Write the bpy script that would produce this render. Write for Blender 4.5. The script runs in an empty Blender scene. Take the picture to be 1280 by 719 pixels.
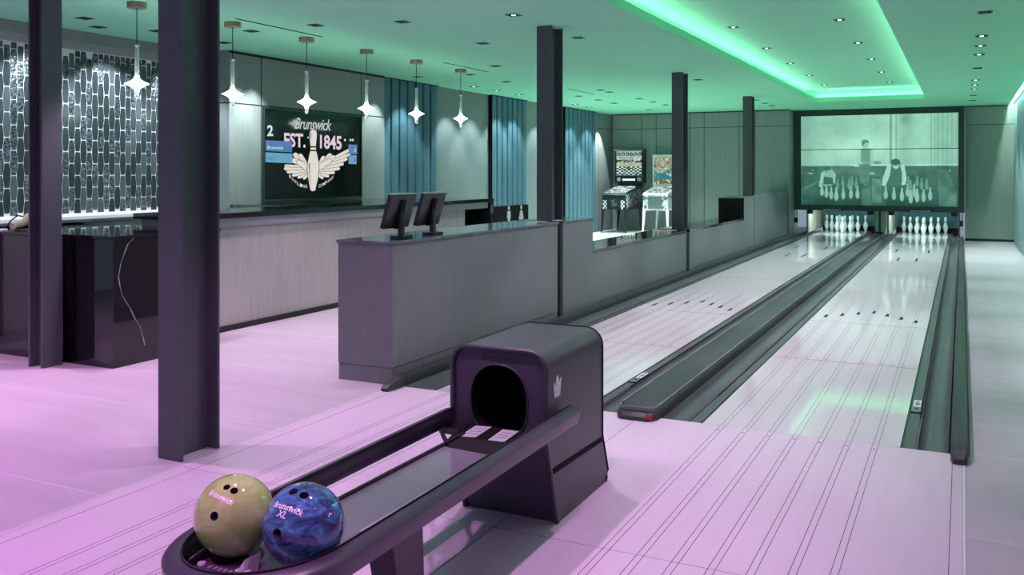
import bpy, bmesh, math, random
import numpy as np
from mathutils import Vector, Matrix
random.seed(7)
PI = math.pi
S = bpy.context.scene
COL = S.collection

# ------------------------------------------------------------ camera model
FPX, CX, CY, CAMH = 1140.0, 640.0, 215.5, 1.45
TH = math.atan((1203.0 - CX) / FPX)
_F = (-math.sin(TH), math.cos(TH)); _R = (math.cos(TH), math.sin(TH))
def _ray(u, v):
    a = (u - CX) / FPX
    return (_F[0] + a * _R[0], _F[1] + a * _R[1], -(v - CY) / FPX)
def on_z(u, v, z=0.0):
    d = _ray(u, v); t = (z - CAMH) / d[2]; return Vector((d[0] * t, d[1] * t, z))
def on_x(u, v, X):
    d = _ray(u, v); t = X / d[0]; return Vector((X, d[1] * t, CAMH + d[2] * t))
def on_y(u, v, Y):
    d = _ray(u, v); t = Y / d[1]; return Vector((d[0] * t, Y, CAMH + d[2] * t))

def lin(r, g, b):
    f = lambda c: (c / 255 / 12.92) if c / 255 <= 0.04045 else ((c / 255 + 0.055) / 1.055) ** 2.4
    return (f(r), f(g), f(b))

# ------------------------------------------------------------ materials
def _nodes(name):
    m = bpy.data.materials.new(name); m.use_nodes = True
    nt = m.node_tree; b = nt.nodes['Principled BSDF']
    return m, nt, b
def mat(name, col, rough=0.5, metal=0.0, spec=0.5, noise=0.0, nscale=8.0, stretch=(1, 1, 1), bump=0.0, bscale=60.0, coat=0.0, emit=None, es=0.0):
    m, nt, b = _nodes(name)
    b.inputs['Base Color'].default_value = (*col, 1)
    b.inputs['Roughness'].default_value = rough
    b.inputs['Metallic'].default_value = metal
    b.inputs['Specular IOR Level'].default_value = spec
    b.inputs['Coat Weight'].default_value = coat
    b.inputs['Coat Roughness'].default_value = 0.06
    if emit:
        b.inputs['Emission Color'].default_value = (*emit, 1); b.inputs['Emission Strength'].default_value = es
    if noise or bump:
        tc = nt.nodes.new('ShaderNodeTexCoord'); mp = nt.nodes.new('ShaderNodeMapping')
        mp.inputs['Scale'].default_value = stretch
        nt.links.new(tc.outputs['Object'], mp.inputs['Vector'])
    if noise:
        n = nt.nodes.new('ShaderNodeTexNoise'); n.inputs['Scale'].default_value = nscale; n.inputs['Detail'].default_value = 5
        r = nt.nodes.new('ShaderNodeValToRGB')
        r.color_ramp.elements[0].position = 0.3; r.color_ramp.elements[1].position = 0.7
        r.color_ramp.elements[0].color = (*[max(0, c * (1 - noise)) for c in col], 1)
        r.color_ramp.elements[1].color = (*[min(1, c * (1 + noise)) for c in col], 1)
        nt.links.new(mp.outputs['Vector'], n.inputs['Vector']); nt.links.new(n.outputs['Fac'], r.inputs['Fac'])
        nt.links.new(r.outputs['Color'], b.inputs['Base Color'])
    if bump:
        n2 = nt.nodes.new('ShaderNodeTexNoise'); n2.inputs['Scale'].default_value = bscale; n2.inputs['Detail'].default_value = 3
        bp = nt.nodes.new('ShaderNodeBump'); bp.inputs['Strength'].default_value = bump; bp.inputs['Distance'].default_value = 0.01
        nt.links.new(mp.outputs['Vector'], n2.inputs['Vector']); nt.links.new(n2.outputs['Fac'], bp.inputs['Height'])
        nt.links.new(bp.outputs['Normal'], b.inputs['Normal'])
    return m
def emat(name, col, s):
    m = bpy.data.materials.new(name); m.use_nodes = True; nt = m.node_tree
    nt.nodes.remove(nt.nodes['Principled BSDF'])
    e = nt.nodes.new('ShaderNodeEmission'); e.inputs['Color'].default_value = (*col, 1); e.inputs['Strength'].default_value = s
    nt.links.new(e.outputs['Emission'], nt.nodes['Material Output'].inputs['Surface'])
    return m
def attr_mat(name, emission=0.0, rough=0.3, base=0.0, spec=0.5):
    """colours come from the mesh's own 'Col' attribute: a printed or shown picture"""
    m, nt, b = _nodes(name)
    a = nt.nodes.new('ShaderNodeAttribute'); a.attribute_name = 'Col'
    if base:
        mx = nt.nodes.new('ShaderNodeVectorMath'); mx.operation = 'SCALE'; mx.inputs['Scale'].default_value = base
        nt.links.new(a.outputs['Color'], mx.inputs[0]); nt.links.new(mx.outputs['Vector'], b.inputs['Base Color'])
    else:
        b.inputs['Base Color'].default_value = (0.005, 0.005, 0.006, 1)
    b.inputs['Roughness'].default_value = rough; b.inputs['Specular IOR Level'].default_value = spec
    if emission:
        nt.links.new(a.outputs['Color'], b.inputs['Emission Color']); b.inputs['Emission Strength'].default_value = emission
    return m
def marble(name, cols, scale, rough=0.08, dist=2.0, offs=(0, 0, 0), pos=(0.25, 0.45, 0.6, 0.75)):
    m, nt, b = _nodes(name)
    tc = nt.nodes.new('ShaderNodeTexCoord'); mp = nt.nodes.new('ShaderNodeMapping'); mp.inputs['Location'].default_value = offs
    mp.inputs['Rotation'].default_value = (0.5, 0.7, 0.3); mp.inputs['Scale'].default_value = (1, 1, 1.9)
    n = nt.nodes.new('ShaderNodeTexNoise'); n.inputs['Scale'].default_value = scale; n.inputs['Detail'].default_value = 6
    n.inputs['Roughness'].default_value = 0.62; n.inputs['Distortion'].default_value = dist
    r = nt.nodes.new('ShaderNodeValToRGB')
    while len(r.color_ramp.elements) < len(cols): r.color_ramp.elements.new(0.5)
    for e, c, p in zip(r.color_ramp.elements, cols, pos): e.position = p; e.color = (*c, 1)
    nt.links.new(tc.outputs['Object'], mp.inputs['Vector']); nt.links.new(mp.outputs['Vector'], n.inputs['Vector'])
    nt.links.new(n.outputs['Fac'], r.inputs['Fac']); nt.links.new(r.outputs['Color'], b.inputs['Base Color'])
    b.inputs['Roughness'].default_value = rough; b.inputs['Coat Weight'].default_value = 0.6; b.inputs['Coat Roughness'].default_value = 0.04
    return m
def black_marble():
    m, nt, b = _nodes('black_marble')
    tc = nt.nodes.new('ShaderNodeTexCoord')
    n = nt.nodes.new('ShaderNodeTexNoise'); n.inputs['Scale'].default_value = 1.9; n.inputs['Detail'].default_value = 7; n.inputs['Distortion'].default_value = 0.8
    r = nt.nodes.new('ShaderNodeValToRGB'); e = r.color_ramp.elements
    e[0].position = 0.494; e[0].color = (0.006, 0.006, 0.008, 1); e[1].position = 0.506; e[1].color = (0.006, 0.006, 0.008, 1)
    x = e.new(0.5); x.color = (0.02, 0.02, 0.024, 1)
    n2 = nt.nodes.new('ShaderNodeTexNoise'); n2.inputs['Scale'].default_value = 1.3
    r2 = nt.nodes.new('ShaderNodeValToRGB'); r2.color_ramp.elements[0].position = 0.5; r2.color_ramp.elements[1].position = 0.6
    mx = nt.nodes.new('ShaderNodeMix'); mx.data_type = 'RGBA'; mx.inputs[6].default_value = (0.006, 0.006, 0.008, 1)
    L = nt.links.new
    L(tc.outputs['Object'], n.inputs['Vector']); L(tc.outputs['Object'], n2.inputs['Vector'])
    L(n.outputs['Fac'], r.inputs['Fac']); L(n2.outputs['Fac'], r2.inputs['Fac'])
    L(r2.outputs['Color'], mx.inputs[0]); L(r.outputs['Color'], mx.inputs[7]); L(mx.outputs[2], b.inputs['Base Color'])
    b.inputs['Roughness'].default_value = 0.04; b.inputs['Specular IOR Level'].default_value = 0.7
    return m
def tile_floor():
    m, nt, b = _nodes('floor_tile'); L = nt.links.new
    tc = nt.nodes.new('ShaderNodeTexCoord'); sp = nt.nodes.new('ShaderNodeSeparateXYZ'); L(tc.outputs['Object'], sp.inputs[0])
    def seam(out, off, per):
        a = nt.nodes.new('ShaderNodeMath'); a.operation = 'SUBTRACT'; L(out, a.inputs[0]); a.inputs[1].default_value = off - 50 * per
        d = nt.nodes.new('ShaderNodeMath'); d.operation = 'DIVIDE'; L(a.outputs[0], d.inputs[0]); d.inputs[1].default_value = per
        f = nt.nodes.new('ShaderNodeMath'); f.operation = 'FRACT'; L(d.outputs[0], f.inputs[0])
        c = nt.nodes.new('ShaderNodeMath'); c.operation = 'LESS_THAN'; L(f.outputs[0], c.inputs[0]); c.inputs[1].default_value = 0.006 / per
        return c.outputs[0]
    sx = seam(sp.outputs['X'], -5.87, 2.4); sy = seam(sp.outputs['Y'], 4.05, 1.2)
    mxm = nt.nodes.new('ShaderNodeMath'); mxm.operation = 'MAXIMUM'; L(sx, mxm.inputs[0]); L(sy, mxm.inputs[1])
    mp = nt.nodes.new('ShaderNodeMapping'); mp.inputs['Scale'].default_value = (0.5, 3.0, 1); mp.inputs['Rotation'].default_value = (0, 0, 0.25); L(tc.outputs['Object'], mp.inputs['Vector'])
    n = nt.nodes.new('ShaderNodeTexNoise'); n.inputs['Scale'].default_value = 2.5; n.inputs['Detail'].default_value = 6; L(mp.outputs['Vector'], n.inputs['Vector'])
    r = nt.nodes.new('ShaderNodeValToRGB'); e = r.color_ramp.elements
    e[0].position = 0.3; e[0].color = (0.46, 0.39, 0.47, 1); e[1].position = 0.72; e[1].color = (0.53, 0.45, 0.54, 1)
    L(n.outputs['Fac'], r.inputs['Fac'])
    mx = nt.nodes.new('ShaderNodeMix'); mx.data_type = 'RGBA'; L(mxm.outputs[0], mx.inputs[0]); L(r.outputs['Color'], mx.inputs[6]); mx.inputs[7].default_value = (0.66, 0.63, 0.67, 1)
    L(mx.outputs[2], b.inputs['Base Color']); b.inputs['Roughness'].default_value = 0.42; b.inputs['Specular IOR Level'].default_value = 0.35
    return m
def crackle_glass():
    m, nt, b = _nodes('crackled_tile_glass'); L = nt.links.new
    tc = nt.nodes.new('ShaderNodeTexCoord')
    v = nt.nodes.new('ShaderNodeTexVoronoi'); v.inputs['Scale'].default_value = 42; L(tc.outputs['Object'], v.inputs['Vector'])
    r = nt.nodes.new('ShaderNodeValToRGB'); r.color_ramp.elements[0].position = 0.35; r.color_ramp.elements[1].position = 0.95
    r.color_ramp.elements[0].color = (0.02, 0.03, 0.04, 1); r.color_ramp.elements[1].color = (0.15, 0.17, 0.19, 1)
    L(v.outputs['Distance'], r.inputs['Fac']); L(r.outputs['Color'], b.inputs['Base Color'])
    bp = nt.nodes.new('ShaderNodeBump'); bp.inputs['Strength'].default_value = 0.9; bp.inputs['Distance'].default_value = 0.012
    L(v.outputs['Distance'], bp.inputs['Height']); L(bp.outputs['Normal'], b.inputs['Normal'])
    b.inputs['Roughness'].default_value = 0.18; b.inputs['Specular IOR Level'].default_value = 0.8
    return m

M = {}
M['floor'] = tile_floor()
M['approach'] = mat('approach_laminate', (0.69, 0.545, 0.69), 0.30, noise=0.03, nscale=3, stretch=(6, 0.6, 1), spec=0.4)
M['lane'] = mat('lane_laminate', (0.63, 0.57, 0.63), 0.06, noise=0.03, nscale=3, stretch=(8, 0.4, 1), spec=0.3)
M['boardline'] = mat('board_joint', (0.13, 0.11, 0.15), 0.7, spec=0.1)
M['mark'] = mat('lane_mark_black', (0.015, 0.015, 0.02), 0.7, spec=0.05)
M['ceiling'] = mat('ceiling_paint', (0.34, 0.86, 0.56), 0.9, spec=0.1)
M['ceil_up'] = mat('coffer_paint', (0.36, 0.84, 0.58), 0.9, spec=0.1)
M['panel'] = mat('wall_panel', (0.26, 0.30, 0.28), 0.55, noise=0.06, nscale=20, stretch=(1, 1, 0.1), spec=0.3)
M['panel_tv'] = mat('wall_panel_fabric', (0.27, 0.30, 0.30), 0.6, noise=0.06, nscale=30, stretch=(1, 1, 0.15), spec=0.3)
M['seam'] = mat('panel_seam', (0.01, 0.012, 0.012), 0.7)
M['linen'] = mat('wall_linen', (0.25, 0.28, 0.28), 0.7, noise=0.10, nscale=14, stretch=(1, 1, 7), spec=0.2, bump=0.15, bscale=40)
M['curtain'] = mat('curtain_blue', (0.095, 0.19, 0.245), 0.65, spec=0.25, noise=0.06, nscale=12)
M['curtain_pale'] = mat('curtain_pale', (0.24, 0.36, 0.38), 0.65, spec=0.25, noise=0.06, nscale=12)
M['counter'] = mat('counter_laminate', (0.205, 0.205, 0.225), 0.42, spec=0.4, noise=0.05, nscale=25, stretch=(1, 1, 0.2))
M['stone'] = mat('polished_counter_stone', (0.15, 0.16, 0.18), 0.07, spec=0.6, noise=0.25, nscale=9)
M['marble'] = black_marble()
M['barwood'] = mat('bar_front_wood', (0.40, 0.37, 0.37), 0.45, noise=0.10, nscale=18, stretch=(3, 3, 0.15), spec=0.3)
M['bartop'] = mat('bar_top_stone', (0.012, 0.012, 0.015), 0.05, spec=0.8)
M['steel'] = mat('column_paint', (0.085, 0.088, 0.105), 0.42, spec=0.45)
M['black'] = mat('black_plastic', (0.016, 0.015, 0.019), 0.35, spec=0.5)
M['matte'] = mat('matte_black', (0.008, 0.008, 0.010), 0.8, spec=0.2)
M['hood'] = mat('hood_plastic', (0.055, 0.052, 0.064), 0.36, spec=0.5, bump=0.03, bscale=400)
M['hoodface'] = mat('hood_face', (0.075, 0.056, 0.10), 0.5, spec=0.3)
M['rail'] = mat('rack_rail', (0.052, 0.036, 0.062), 0.30, spec=0.5)
M['tray'] = mat('rack_tray', (0.10, 0.065, 0.12), 0.35)
M['track'] = mat('rack_track', (0.19, 0.17, 0.21), 0.10, spec=0.7)
M['gutter'] = mat('gutter_plastic', (0.095, 0.090, 0.108), 0.36, spec=0.3, noise=0.15, nscale=6, stretch=(6, 0.3, 1))
M['cap'] = mat('division_cap', (0.055, 0.052, 0.062), 0.38, spec=0.3)
M['capedge'] = mat('division_edge', (0.17, 0.17, 0.19), 0.25, spec=0.5)
M['guide'] = mat('guide_strip', (0.42, 0.40, 0.44), 0.3)
M['white'] = mat('white_plastic', (0.75, 0.74, 0.76), 0.4)
M['pin'] = mat('pin_lacquer', (0.72, 0.84, 0.81), 0.22, spec=0.5)
M['pinneck'] = mat('pin_stripe', (0.10, 0.16, 0.17), 0.3)
M['teal'] = mat('pit_curtain_teal', (0.05, 0.17, 0.19), 0.6, noise=0.2, nscale=9)
M['kick'] = mat('kickback_beige', (0.42, 0.44, 0.36), 0.5, noise=0.08, nscale=12)
M['mask'] = mat('mask_frame', (0.025, 0.045, 0.042), 0.45)
M['brass'] = mat('canopy_brass', (0.36, 0.34, 0.22), 0.35, metal=0.6)
M['nook'] = mat('nook_floor_white', (0.72, 0.74, 0.75), 0.35)
M['grout'] = mat('tile_grout', (0.85, 0.88, 0.90), 0.5)
M['tile'] = mat('tile_glass_dark', (0.030, 0.038, 0.046), 0.16, spec=0.6)
M['tile2'] = mat('tile_glass_grey', (0.075, 0.088, 0.10), 0.22, spec=0.5)
M['tile3'] = crackle_glass()
M['shelf'] = mat('back_counter_grey', (0.36, 0.36, 0.40), 0.4)
M['beige'] = mat('driftwood_beige', (0.55, 0.45, 0.30), 0.6, noise=0.2, nscale=20)
M['red'] = mat('reflector_red', (0.5, 0.02, 0.04), 0.3)
M['stickerteal'] = mat('sticker_teal', (0.02, 0.25, 0.27), 0.4)
M['chrome'] = mat('brushed_metal', (0.5, 0.52, 0.54), 0.25, metal=1.0)
M['led'] = emat('led_green', (0.74, 1.0, 0.85), 9.5)
M['slotled'] = emat('led_mint', (0.70, 1.0, 0.88), 150.0)
M['unlit'] = mat('dark_lens', (0.03, 0.03, 0.032), 0.2)
M['lens'] = emat('lamp_lens', (0.75, 1.0, 0.92), 6.0)
M['star'] = emat('star_lamp', (0.85, 1.0, 0.93), 15.0)
M['tube'] = emat('pin_light_tube', (0.75, 1.0, 0.97), 14.0)
M['linelamp'] = emat('shelf_light', (0.85, 0.85, 1.0), 1.2)
M['screen'] = attr_mat('screen_picture', 1.0, 0.35)
M['tvpic'] = attr_mat('tv_picture', 1.0, 0.3, spec=0.05)
M['tvglass'] = mat('tv_glass', (0.010, 0.011, 0.012), 0.07, spec=0.25)
M['print'] = attr_mat('printed_art', 0.0, 0.3, base=1.0)
M['glow'] = attr_mat('backlit_art', 0.75, 0.25, base=0.3)
def glass(name, tint):
    m, nt, b = _nodes(name)
    b.inputs['Base Color'].default_value = (*tint, 1); b.inputs['Roughness'].default_value = 0.06
    b.inputs['Transmission Weight'].default_value = 0.82; b.inputs['IOR'].default_value = 1.45
    return m
M['glass'] = glass('pendant_glass', (0.93, 1.0, 0.97))
M['ballA'] = marble('ball_khaki', [lin(136, 164, 84), lin(162, 190, 106), lin(178, 202, 124), lin(205, 220, 160)], 7, dist=1.4)
M['ballB'] = marble('ball_blue', [lin(44, 44, 84), lin(60, 84, 128), lin(74, 120, 168), lin(126, 176, 212)], 9, dist=2.2, offs=(3, 1, 2), pos=(0.36, 0.47, 0.56, 0.70))

# ------------------------------------------------------------ mesh builder
class MB:
    def __init__(s): s.v = []; s.f = []; s.m = []; s.c = []
    def add(s, vs, fs, m=0, c=None):
        b = len(s.v); s.v += [tuple(p) for p in vs]
        for f in fs: s.f.append(tuple(b + i for i in f)); s.m.append(m); s.c.append(c)
        return s
    def box(s, x0, x1, y0, y1, z0, z1, m=0, c=None):
        vs = [(x, y, z) for x in (x0, x1) for y in (y0, y1) for z in (z0, z1)]
        return s.add(vs, [(0, 1, 3, 2), (4, 6, 7, 5), (0, 4, 5, 1), (2, 3, 7, 6), (0, 2, 6, 4), (1, 5, 7, 3)], m, c)
    def poly(s, pts, m=0, c=None): return s.add(pts, [tuple(range(len(pts)))], m, c)
    def prism(s, pts, vec, m=0, c=None):
        """closed planar outline pushed along vec"""
        n = len(pts); a = [Vector(p) for p in pts]; b = [p + Vector(vec) for p in a]
        fs = [tuple(range(n))[::-1], tuple(range(n, 2 * n))] + [(i, (i + 1) % n, n + (i + 1) % n, n + i) for i in range(n)]
        return s.add(a + b, fs, m, c)
    def ext(s, prof, y0, y1, m=0, closed=True):
        """x-z outline pushed along the lane"""
        return s.prism([(x, y0, z) for x, z in prof], (0, y1 - y0, 0), m) if closed else s.add(
            [(x, y0, z) for x, z in prof] + [(x, y1, z) for x, z in prof],
            [(i, i + 1, len(prof) + i + 1, len(prof) + i) for i in range(len(prof) - 1)], m)
    def lathe(s, prof, c=(0, 0, 0), n=24, m=0, axis='z', capped=True):
        c = Vector(c); vs = []; k = len(prof)
        for r, h in prof:
            for i in range(n):
                a = 2 * PI * i / n
                d = {'z': (r * math.cos(a), r * math.sin(a), h), 'y': (r * math.cos(a), h, r * math.sin(a)), 'x': (h, r * math.cos(a), r * math.sin(a))}[axis]
                vs.append(c + Vector(d))
        fs = [(j * n + i, j * n + (i + 1) % n, (j + 1) * n + (i + 1) % n, (j + 1) * n + i) for j in range(k - 1) for i in range(n)]
        if capped: fs += [tuple(range(n))[::-1], tuple(range((k - 1) * n, k * n))]
        return s.add(vs, fs, m)
    def sweep(s, path, prof, m=0, closed_path=False, cap=True):
        """prof: (side, up) outline carried along a horizontal-ish path"""
        n, k = len(path), len(prof); P = [Vector(p) for p in path]; vs = []
        for i in range(n):
            a = P[(i - 1) % n] if (i or closed_path) else P[i]; b = P[(i + 1) % n] if (i < n - 1 or closed_path) else P[i]
            t = (b - a); t.z = 0; t.normalize(); sd = Vector((t.y, -t.x, 0))
            for q, w in prof: vs.append(P[i] + sd * q + Vector((0, 0, w)))
        fs = []
        for i in range(n if closed_path else n - 1):
            j = (i + 1) % n
            for q in range(k): fs.append((i * k + q, i * k + (q + 1) % k, j * k + (q + 1) % k, j * k + q))
        if cap and not closed_path: fs += [tuple(range(k))[::-1], tuple(range((n - 1) * k, n * k))]
        return s.add(vs, fs, m)
    def tube(s, path, r, n=10, m=0, cap=True):
        P = [Vector(p) for p in path]; vs = []; up0 = Vector((0.13, 0.31, 0.94))
        for i, p in enumerate(P):
            t = (P[min(i + 1, len(P) - 1)] - P[max(i - 1, 0)]).normalized()
            x = t.cross(up0).normalized(); y = x.cross(t); rr = r[i] if isinstance(r, (list, tuple)) else r
            for k in range(n):
                a = 2 * PI * k / n; vs.append(p + x * math.cos(a) * rr + y * math.sin(a) * rr)
        fs = [(j * n + k, j * n + (k + 1) % n, (j + 1) * n + (k + 1) % n, (j + 1) * n + k) for j in range(len(P) - 1) for k in range(n)]
        if cap: fs += [tuple(range(n))[::-1], tuple(range((len(P) - 1) * n, len(P) * n))]
        return s.add(vs, fs, m)
    def build(s, name, mats, parent=None, smooth=False, bevel=0.0, seg=2, fix=True):
        me = bpy.data.meshes.new(name); off = parent_off(parent)
        me.from_pydata([tuple(Vector(p) - off) for p in s.v], [], s.f)
        for mm in (mats if isinstance(mats, (list, tuple)) else [mats]): me.materials.append(M[mm] if isinstance(mm, str) else mm)
        me.polygons.foreach_set('material_index', s.m)
        if any(c is not None for c in s.c):
            at = me.color_attributes.new('Col', 'FLOAT_COLOR', 'CORNER')
            for p, c in zip(me.polygons, s.c):
                for li in p.loop_indices: at.data[li].color = (*(c or (0, 0, 0)), 1)
        if fix:
            bm = bmesh.new(); bm.from_mesh(me); bmesh.ops.recalc_face_normals(bm, faces=bm.faces); bm.to_mesh(me); bm.free()
        if smooth:
            me.polygons.foreach_set('use_smooth', [True] * len(me.polygons))
            try: me.set_sharp_from_angle(angle=math.radians(40))
            except Exception: pass
        o = bpy.data.objects.new(name, me); COL.objects.link(o)
        if parent: o.parent = parent
        if bevel:
            b = o.modifiers.new('b', 'BEVEL'); b.width = bevel; b.segments = seg; b.limit_method = 'ANGLE'; b.angle_limit = math.radians(50)
            b.harden_normals = False
        return o
def parent_off(p):
    v = Vector((0, 0, 0))
    while p is not None: v += Vector(p.location); p = p.parent
    return v
def tag(o, label=None, cat=None, group=None, kind=None):
    if label: o['label'] = label
    if cat: o['category'] = cat
    if group: o['group'] = group
    if kind: o['kind'] = kind
    return o
def thing(name, label, cat, loc=(0, 0, 0), group=None):
    o = bpy.data.objects.new(name, None); COL.objects.link(o); o.location = loc; o.empty_display_size = 0.05
    return tag(o, label, cat, group)
def dup(root, loc, label, group=None):
    r = root.copy(); COL.objects.link(r); r.location = loc; r['label'] = label
    if group: r['group'] = group
    for ch in list(root.children):
        c = ch.copy(); COL.objects.link(c); c.parent = r
        for g in list(ch.children):
            d = g.copy(); COL.objects.link(d); d.parent = c
    return r
def struct(name, mb, mats, **k): return tag(mb.build(name, mats, **k), kind='structure')
def text_mesh(txt, size, bold=0.0, shear=0.0, space=1.0):
    """flat lettering: (vertices in x-y, faces), origin at the centre"""
    cu = bpy.data.curves.new('t', 'FONT'); cu.body = txt; cu.size = size; cu.offset = bold; cu.shear = shear; cu.space_character = space
    cu.align_x = 'CENTER'; cu.align_y = 'CENTER'; cu.resolution_u = 3
    o = bpy.data.objects.new('t', cu); COL.objects.link(o); dg = bpy.context.evaluated_depsgraph_get(); dg.update()
    me = bpy.data.meshes.new_from_object(o.evaluated_get(dg))
    v = [tuple(x.co) for x in me.vertices]; f = [tuple(p.vertices) for p in me.polygons]
    bpy.data.objects.remove(o); bpy.data.curves.remove(cu); bpy.data.meshes.remove(me)
    return v, f
ORD = ['first', 'second', 'third', 'fourth', 'fifth', 'sixth', 'seventh', 'eighth', 'ninth', 'tenth', 'eleventh', 'twelfth']
H = 2.85            # ceiling
FAR = 21.6          # far wall
XL = -7.87          # tiled wall
XR = 1.01           # right wall
XE = 0.86           # ceiling edge beside the light slot
X0, X1 = -3.43, 0.0  # approach

# ============================================================ SETTING
b = MB()
b.box(-9.5, X0 - 0.001, -3.0, 5.2, -0.15, 0.0); b.box(-9.5, -3.468, 5.2, 25.2, -0.15, 0.0)
b.box(X1 + 0.001, XR + 0.1, -3.0, 5.2, -0.15, 0.0); b.box(0.034, XR + 0.1, 5.2, FAR + 0.1, -0.15, 0.0)
b.box(-3.468, 0.034, 5.2, 25.2, -0.3, -0.15)
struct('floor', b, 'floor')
# approach with its board joints
b = MB(); b.box(X0, X1, -3.0, 5.2, -0.15, 0.003)
for c in (-2.614, -0.82):
    for k in range(-3, 4):
        for d in (-0.0135, 0.0135):
            x = c + k * 0.1355 + d; b.box(x - 0.0014, x + 0.0014, -3.0, 5.199, 0.0028, 0.0035, 1)
        b.lathe([(0.006, 0.0028), (0.006, 0.0036)], (c + k * 0.1355, 5.11, 0), 10, 2)
for x in (-0.045, -1.715, -3.36): b.box(x - 0.0014, x + 0.0014, -3.0, 5.199, 0.0028, 0.0035, 1)
for y in (1.2, 3.3): b.box(X0, X1, y, y + 0.002, 0.0028, 0.0034, 1)
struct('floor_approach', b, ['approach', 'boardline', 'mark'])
b = MB(); b.box(X0 - 0.012, X0 - 0.002, -3, 5.19, -0.01, 0.0045); b.box(X1 + 0.002, X1 + 0.012, -3, 5.19, -0.01, 0.0045)
struct('trim_1', b, 'white')
# nook floor
b = MB(); b.box(-7.6, -3.95, 13.4, 20.9, 0.0, 0.07); struct('floor_nook', b, 'nook')

# ceiling with the coffer
cx0, cx1, cy0, cy1, ZU = -2.64, -0.605, 1.6, 19.0, 3.10
b = MB()
b.box(-9.5, cx0, -3, 25.2, H, H + 0.03); b.box(cx1, XE, -3, 25.2, H, H + 0.03)
b.box(cx0, cx1, cy1, 25.2, H, H + 0.03); b.box(cx0, cx1, -3, cy0, H, H + 0.03)
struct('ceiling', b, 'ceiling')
e = 0.20
b = MB(); b.box(cx0 - e, cx1 + e, cy0 - e, cy1 + e, ZU, ZU + 0.03)
b.box(cx0 - e - 0.02, cx0 - e, cy0 - e, cy1 + e, H + 0.03, ZU); b.box(cx1 + e, cx1 + e + 0.02, cy0 - e, cy1 + e, H + 0.03, ZU)
b.box(cx0 - e, cx1 + e, cy1 + e, cy1 + e + 0.02, H + 0.03, ZU); b.box(cx0 - e, cx1 + e, cy0 - e - 0.02, cy0 - e, H + 0.03, ZU)
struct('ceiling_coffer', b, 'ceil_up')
lip = 0.09
b = MB(); b.box(cx0, cx0 + 0.018, cy0, cy1, H, H + lip); b.box(cx1 - 0.018, cx1, cy0, cy1, H, H + lip)
b.box(cx0, cx1, cy1 - 0.018, cy1, H, H + lip); b.box(cx0, cx1, cy0, cy0 + 0.018, H, H + lip)
struct('trim_2', b, 'ceiling')
b = MB(); b.box(XE - 0.02, XR + 0.1, -3, FAR + 0.1, 3.02, 3.05); b.box(XE - 0.02, XE - 0.001, -3, FAR + 0.1, H + 0.031, 3.02); struct('ceiling_slot', b, 'ceiling')
t = thing('slot_light', 'mint light strip in the ceiling slot washing the right side curtain', 'slot light', (XE, 12, H + 0.03))
MB().box(XE + 0.006, XE + 0.020, 6.0, FAR - 0.05, 2.940, 2.952).build('light_strip', 'slotled', t)
t = thing('cove_light', 'green glowing light strip hidden round the edge of the ceiling coffer', 'cove light', (0, 0, H + 0.03))
b = MB()
for (a0, a1, q0, q1) in ((cx0 - 0.15, cx0 - 0.11, cy0, cy1), (cx1 + 0.11, cx1 + 0.15, cy0, cy1), (cx0, cx1, cy1 + 0.11, cy1 + 0.15)):
    MB().box(a0, a1, q0, q1, H + 0.032, H + 0.062).build('light_strip', 'led', t)

# walls
def seams_y(b, Y, zs, us, x0, x1, z0=0.0, m=1):
    for z in zs: b.box(x0, x1, Y - 0.002, Y, z - 0.006, z + 0.006, m)
    for x in us: b.box(x - 0.006, x + 0.006, Y - 0.002, Y, z0, H, m)
def seams_x(b, X, zs, ys, y0, y1, m=1, z0=0.0):
    for z in zs: b.box(X, X + 0.002, y0, y1, z - 0.006, z + 0.006, m)
    for y in ys: b.box(X, X + 0.002, y - 0.006, y + 0.006, z0, H, m)
b = MB(); b.box(0.05, XR, FAR, FAR + 0.1, 0, 3.02)
seams_y(b, FAR, [2.456], [], 0.05, XR); b.box(0.05, XR, FAR - 0.004, FAR, 0, 0.05, 1)
b.box(XR - 0.012, XR, FAR - 0.004, FAR, 0, H, 1); b.box(0.05, XE, FAR - 0.004, FAR, H - 0.02, H, 1)
struct('wall_far', b, ['panel', 'seam'])
NW = 20.9
b = MB(); b.box(-7.6, -3.76, NW, NW + 0.1, 0.0, H)
seams_y(b, NW, [2.485], [-6.87, -6.51, -5.70, -5.36, -4.555, -4.20], -7.6, -3.76)
b.box(-7.6, -3.76, NW - 0.004, NW, H - 0.025, H, 1)
struct('wall_nook', b, ['panel', 'seam'])
b = MB(); b.box(-3.80, -3.45, 20.85, 21.75, 0, H); seams_y(b, 20.85, [2.485], [], -3.80, -3.45)
b.box(-3.45, -3.448, 20.85, 21.45, 2.479, 2.491, 1); b.box(-3.80, -3.45, 20.846, 20.85, H - 0.025, H, 1)
struct('wall_pier', b, ['panel', 'seam'])
TW = -7.53
b = MB(); b.box(-8.0, TW, 7.93, 11.06, 0, H)
seams_x(b, TW, [2.25], [8.464, 10.49], 7.93, 11.06); b.box(TW, TW + 0.003, 7.93, 11.06, H - 0.03, H, 1); b.box(TW - 0.34, TW, 7.927, 7.93, 2.244, 2.256, 1)
struct('wall_television', b, ['panel_tv', 'seam'])
CW = -7.66
b = MB(); b.box(-8.0, CW, 11.06, 25.2, 0, H); seams_x(b, CW, [2.485], [20.1], 19.85, NW)
struct('wall_left', b, ['linen', 'seam'])
b = MB(); b.box(XR, XR + 0.1, -3, FAR + 0.1, 0, 3.02); struct('wall_right', b, 'linen')
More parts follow.
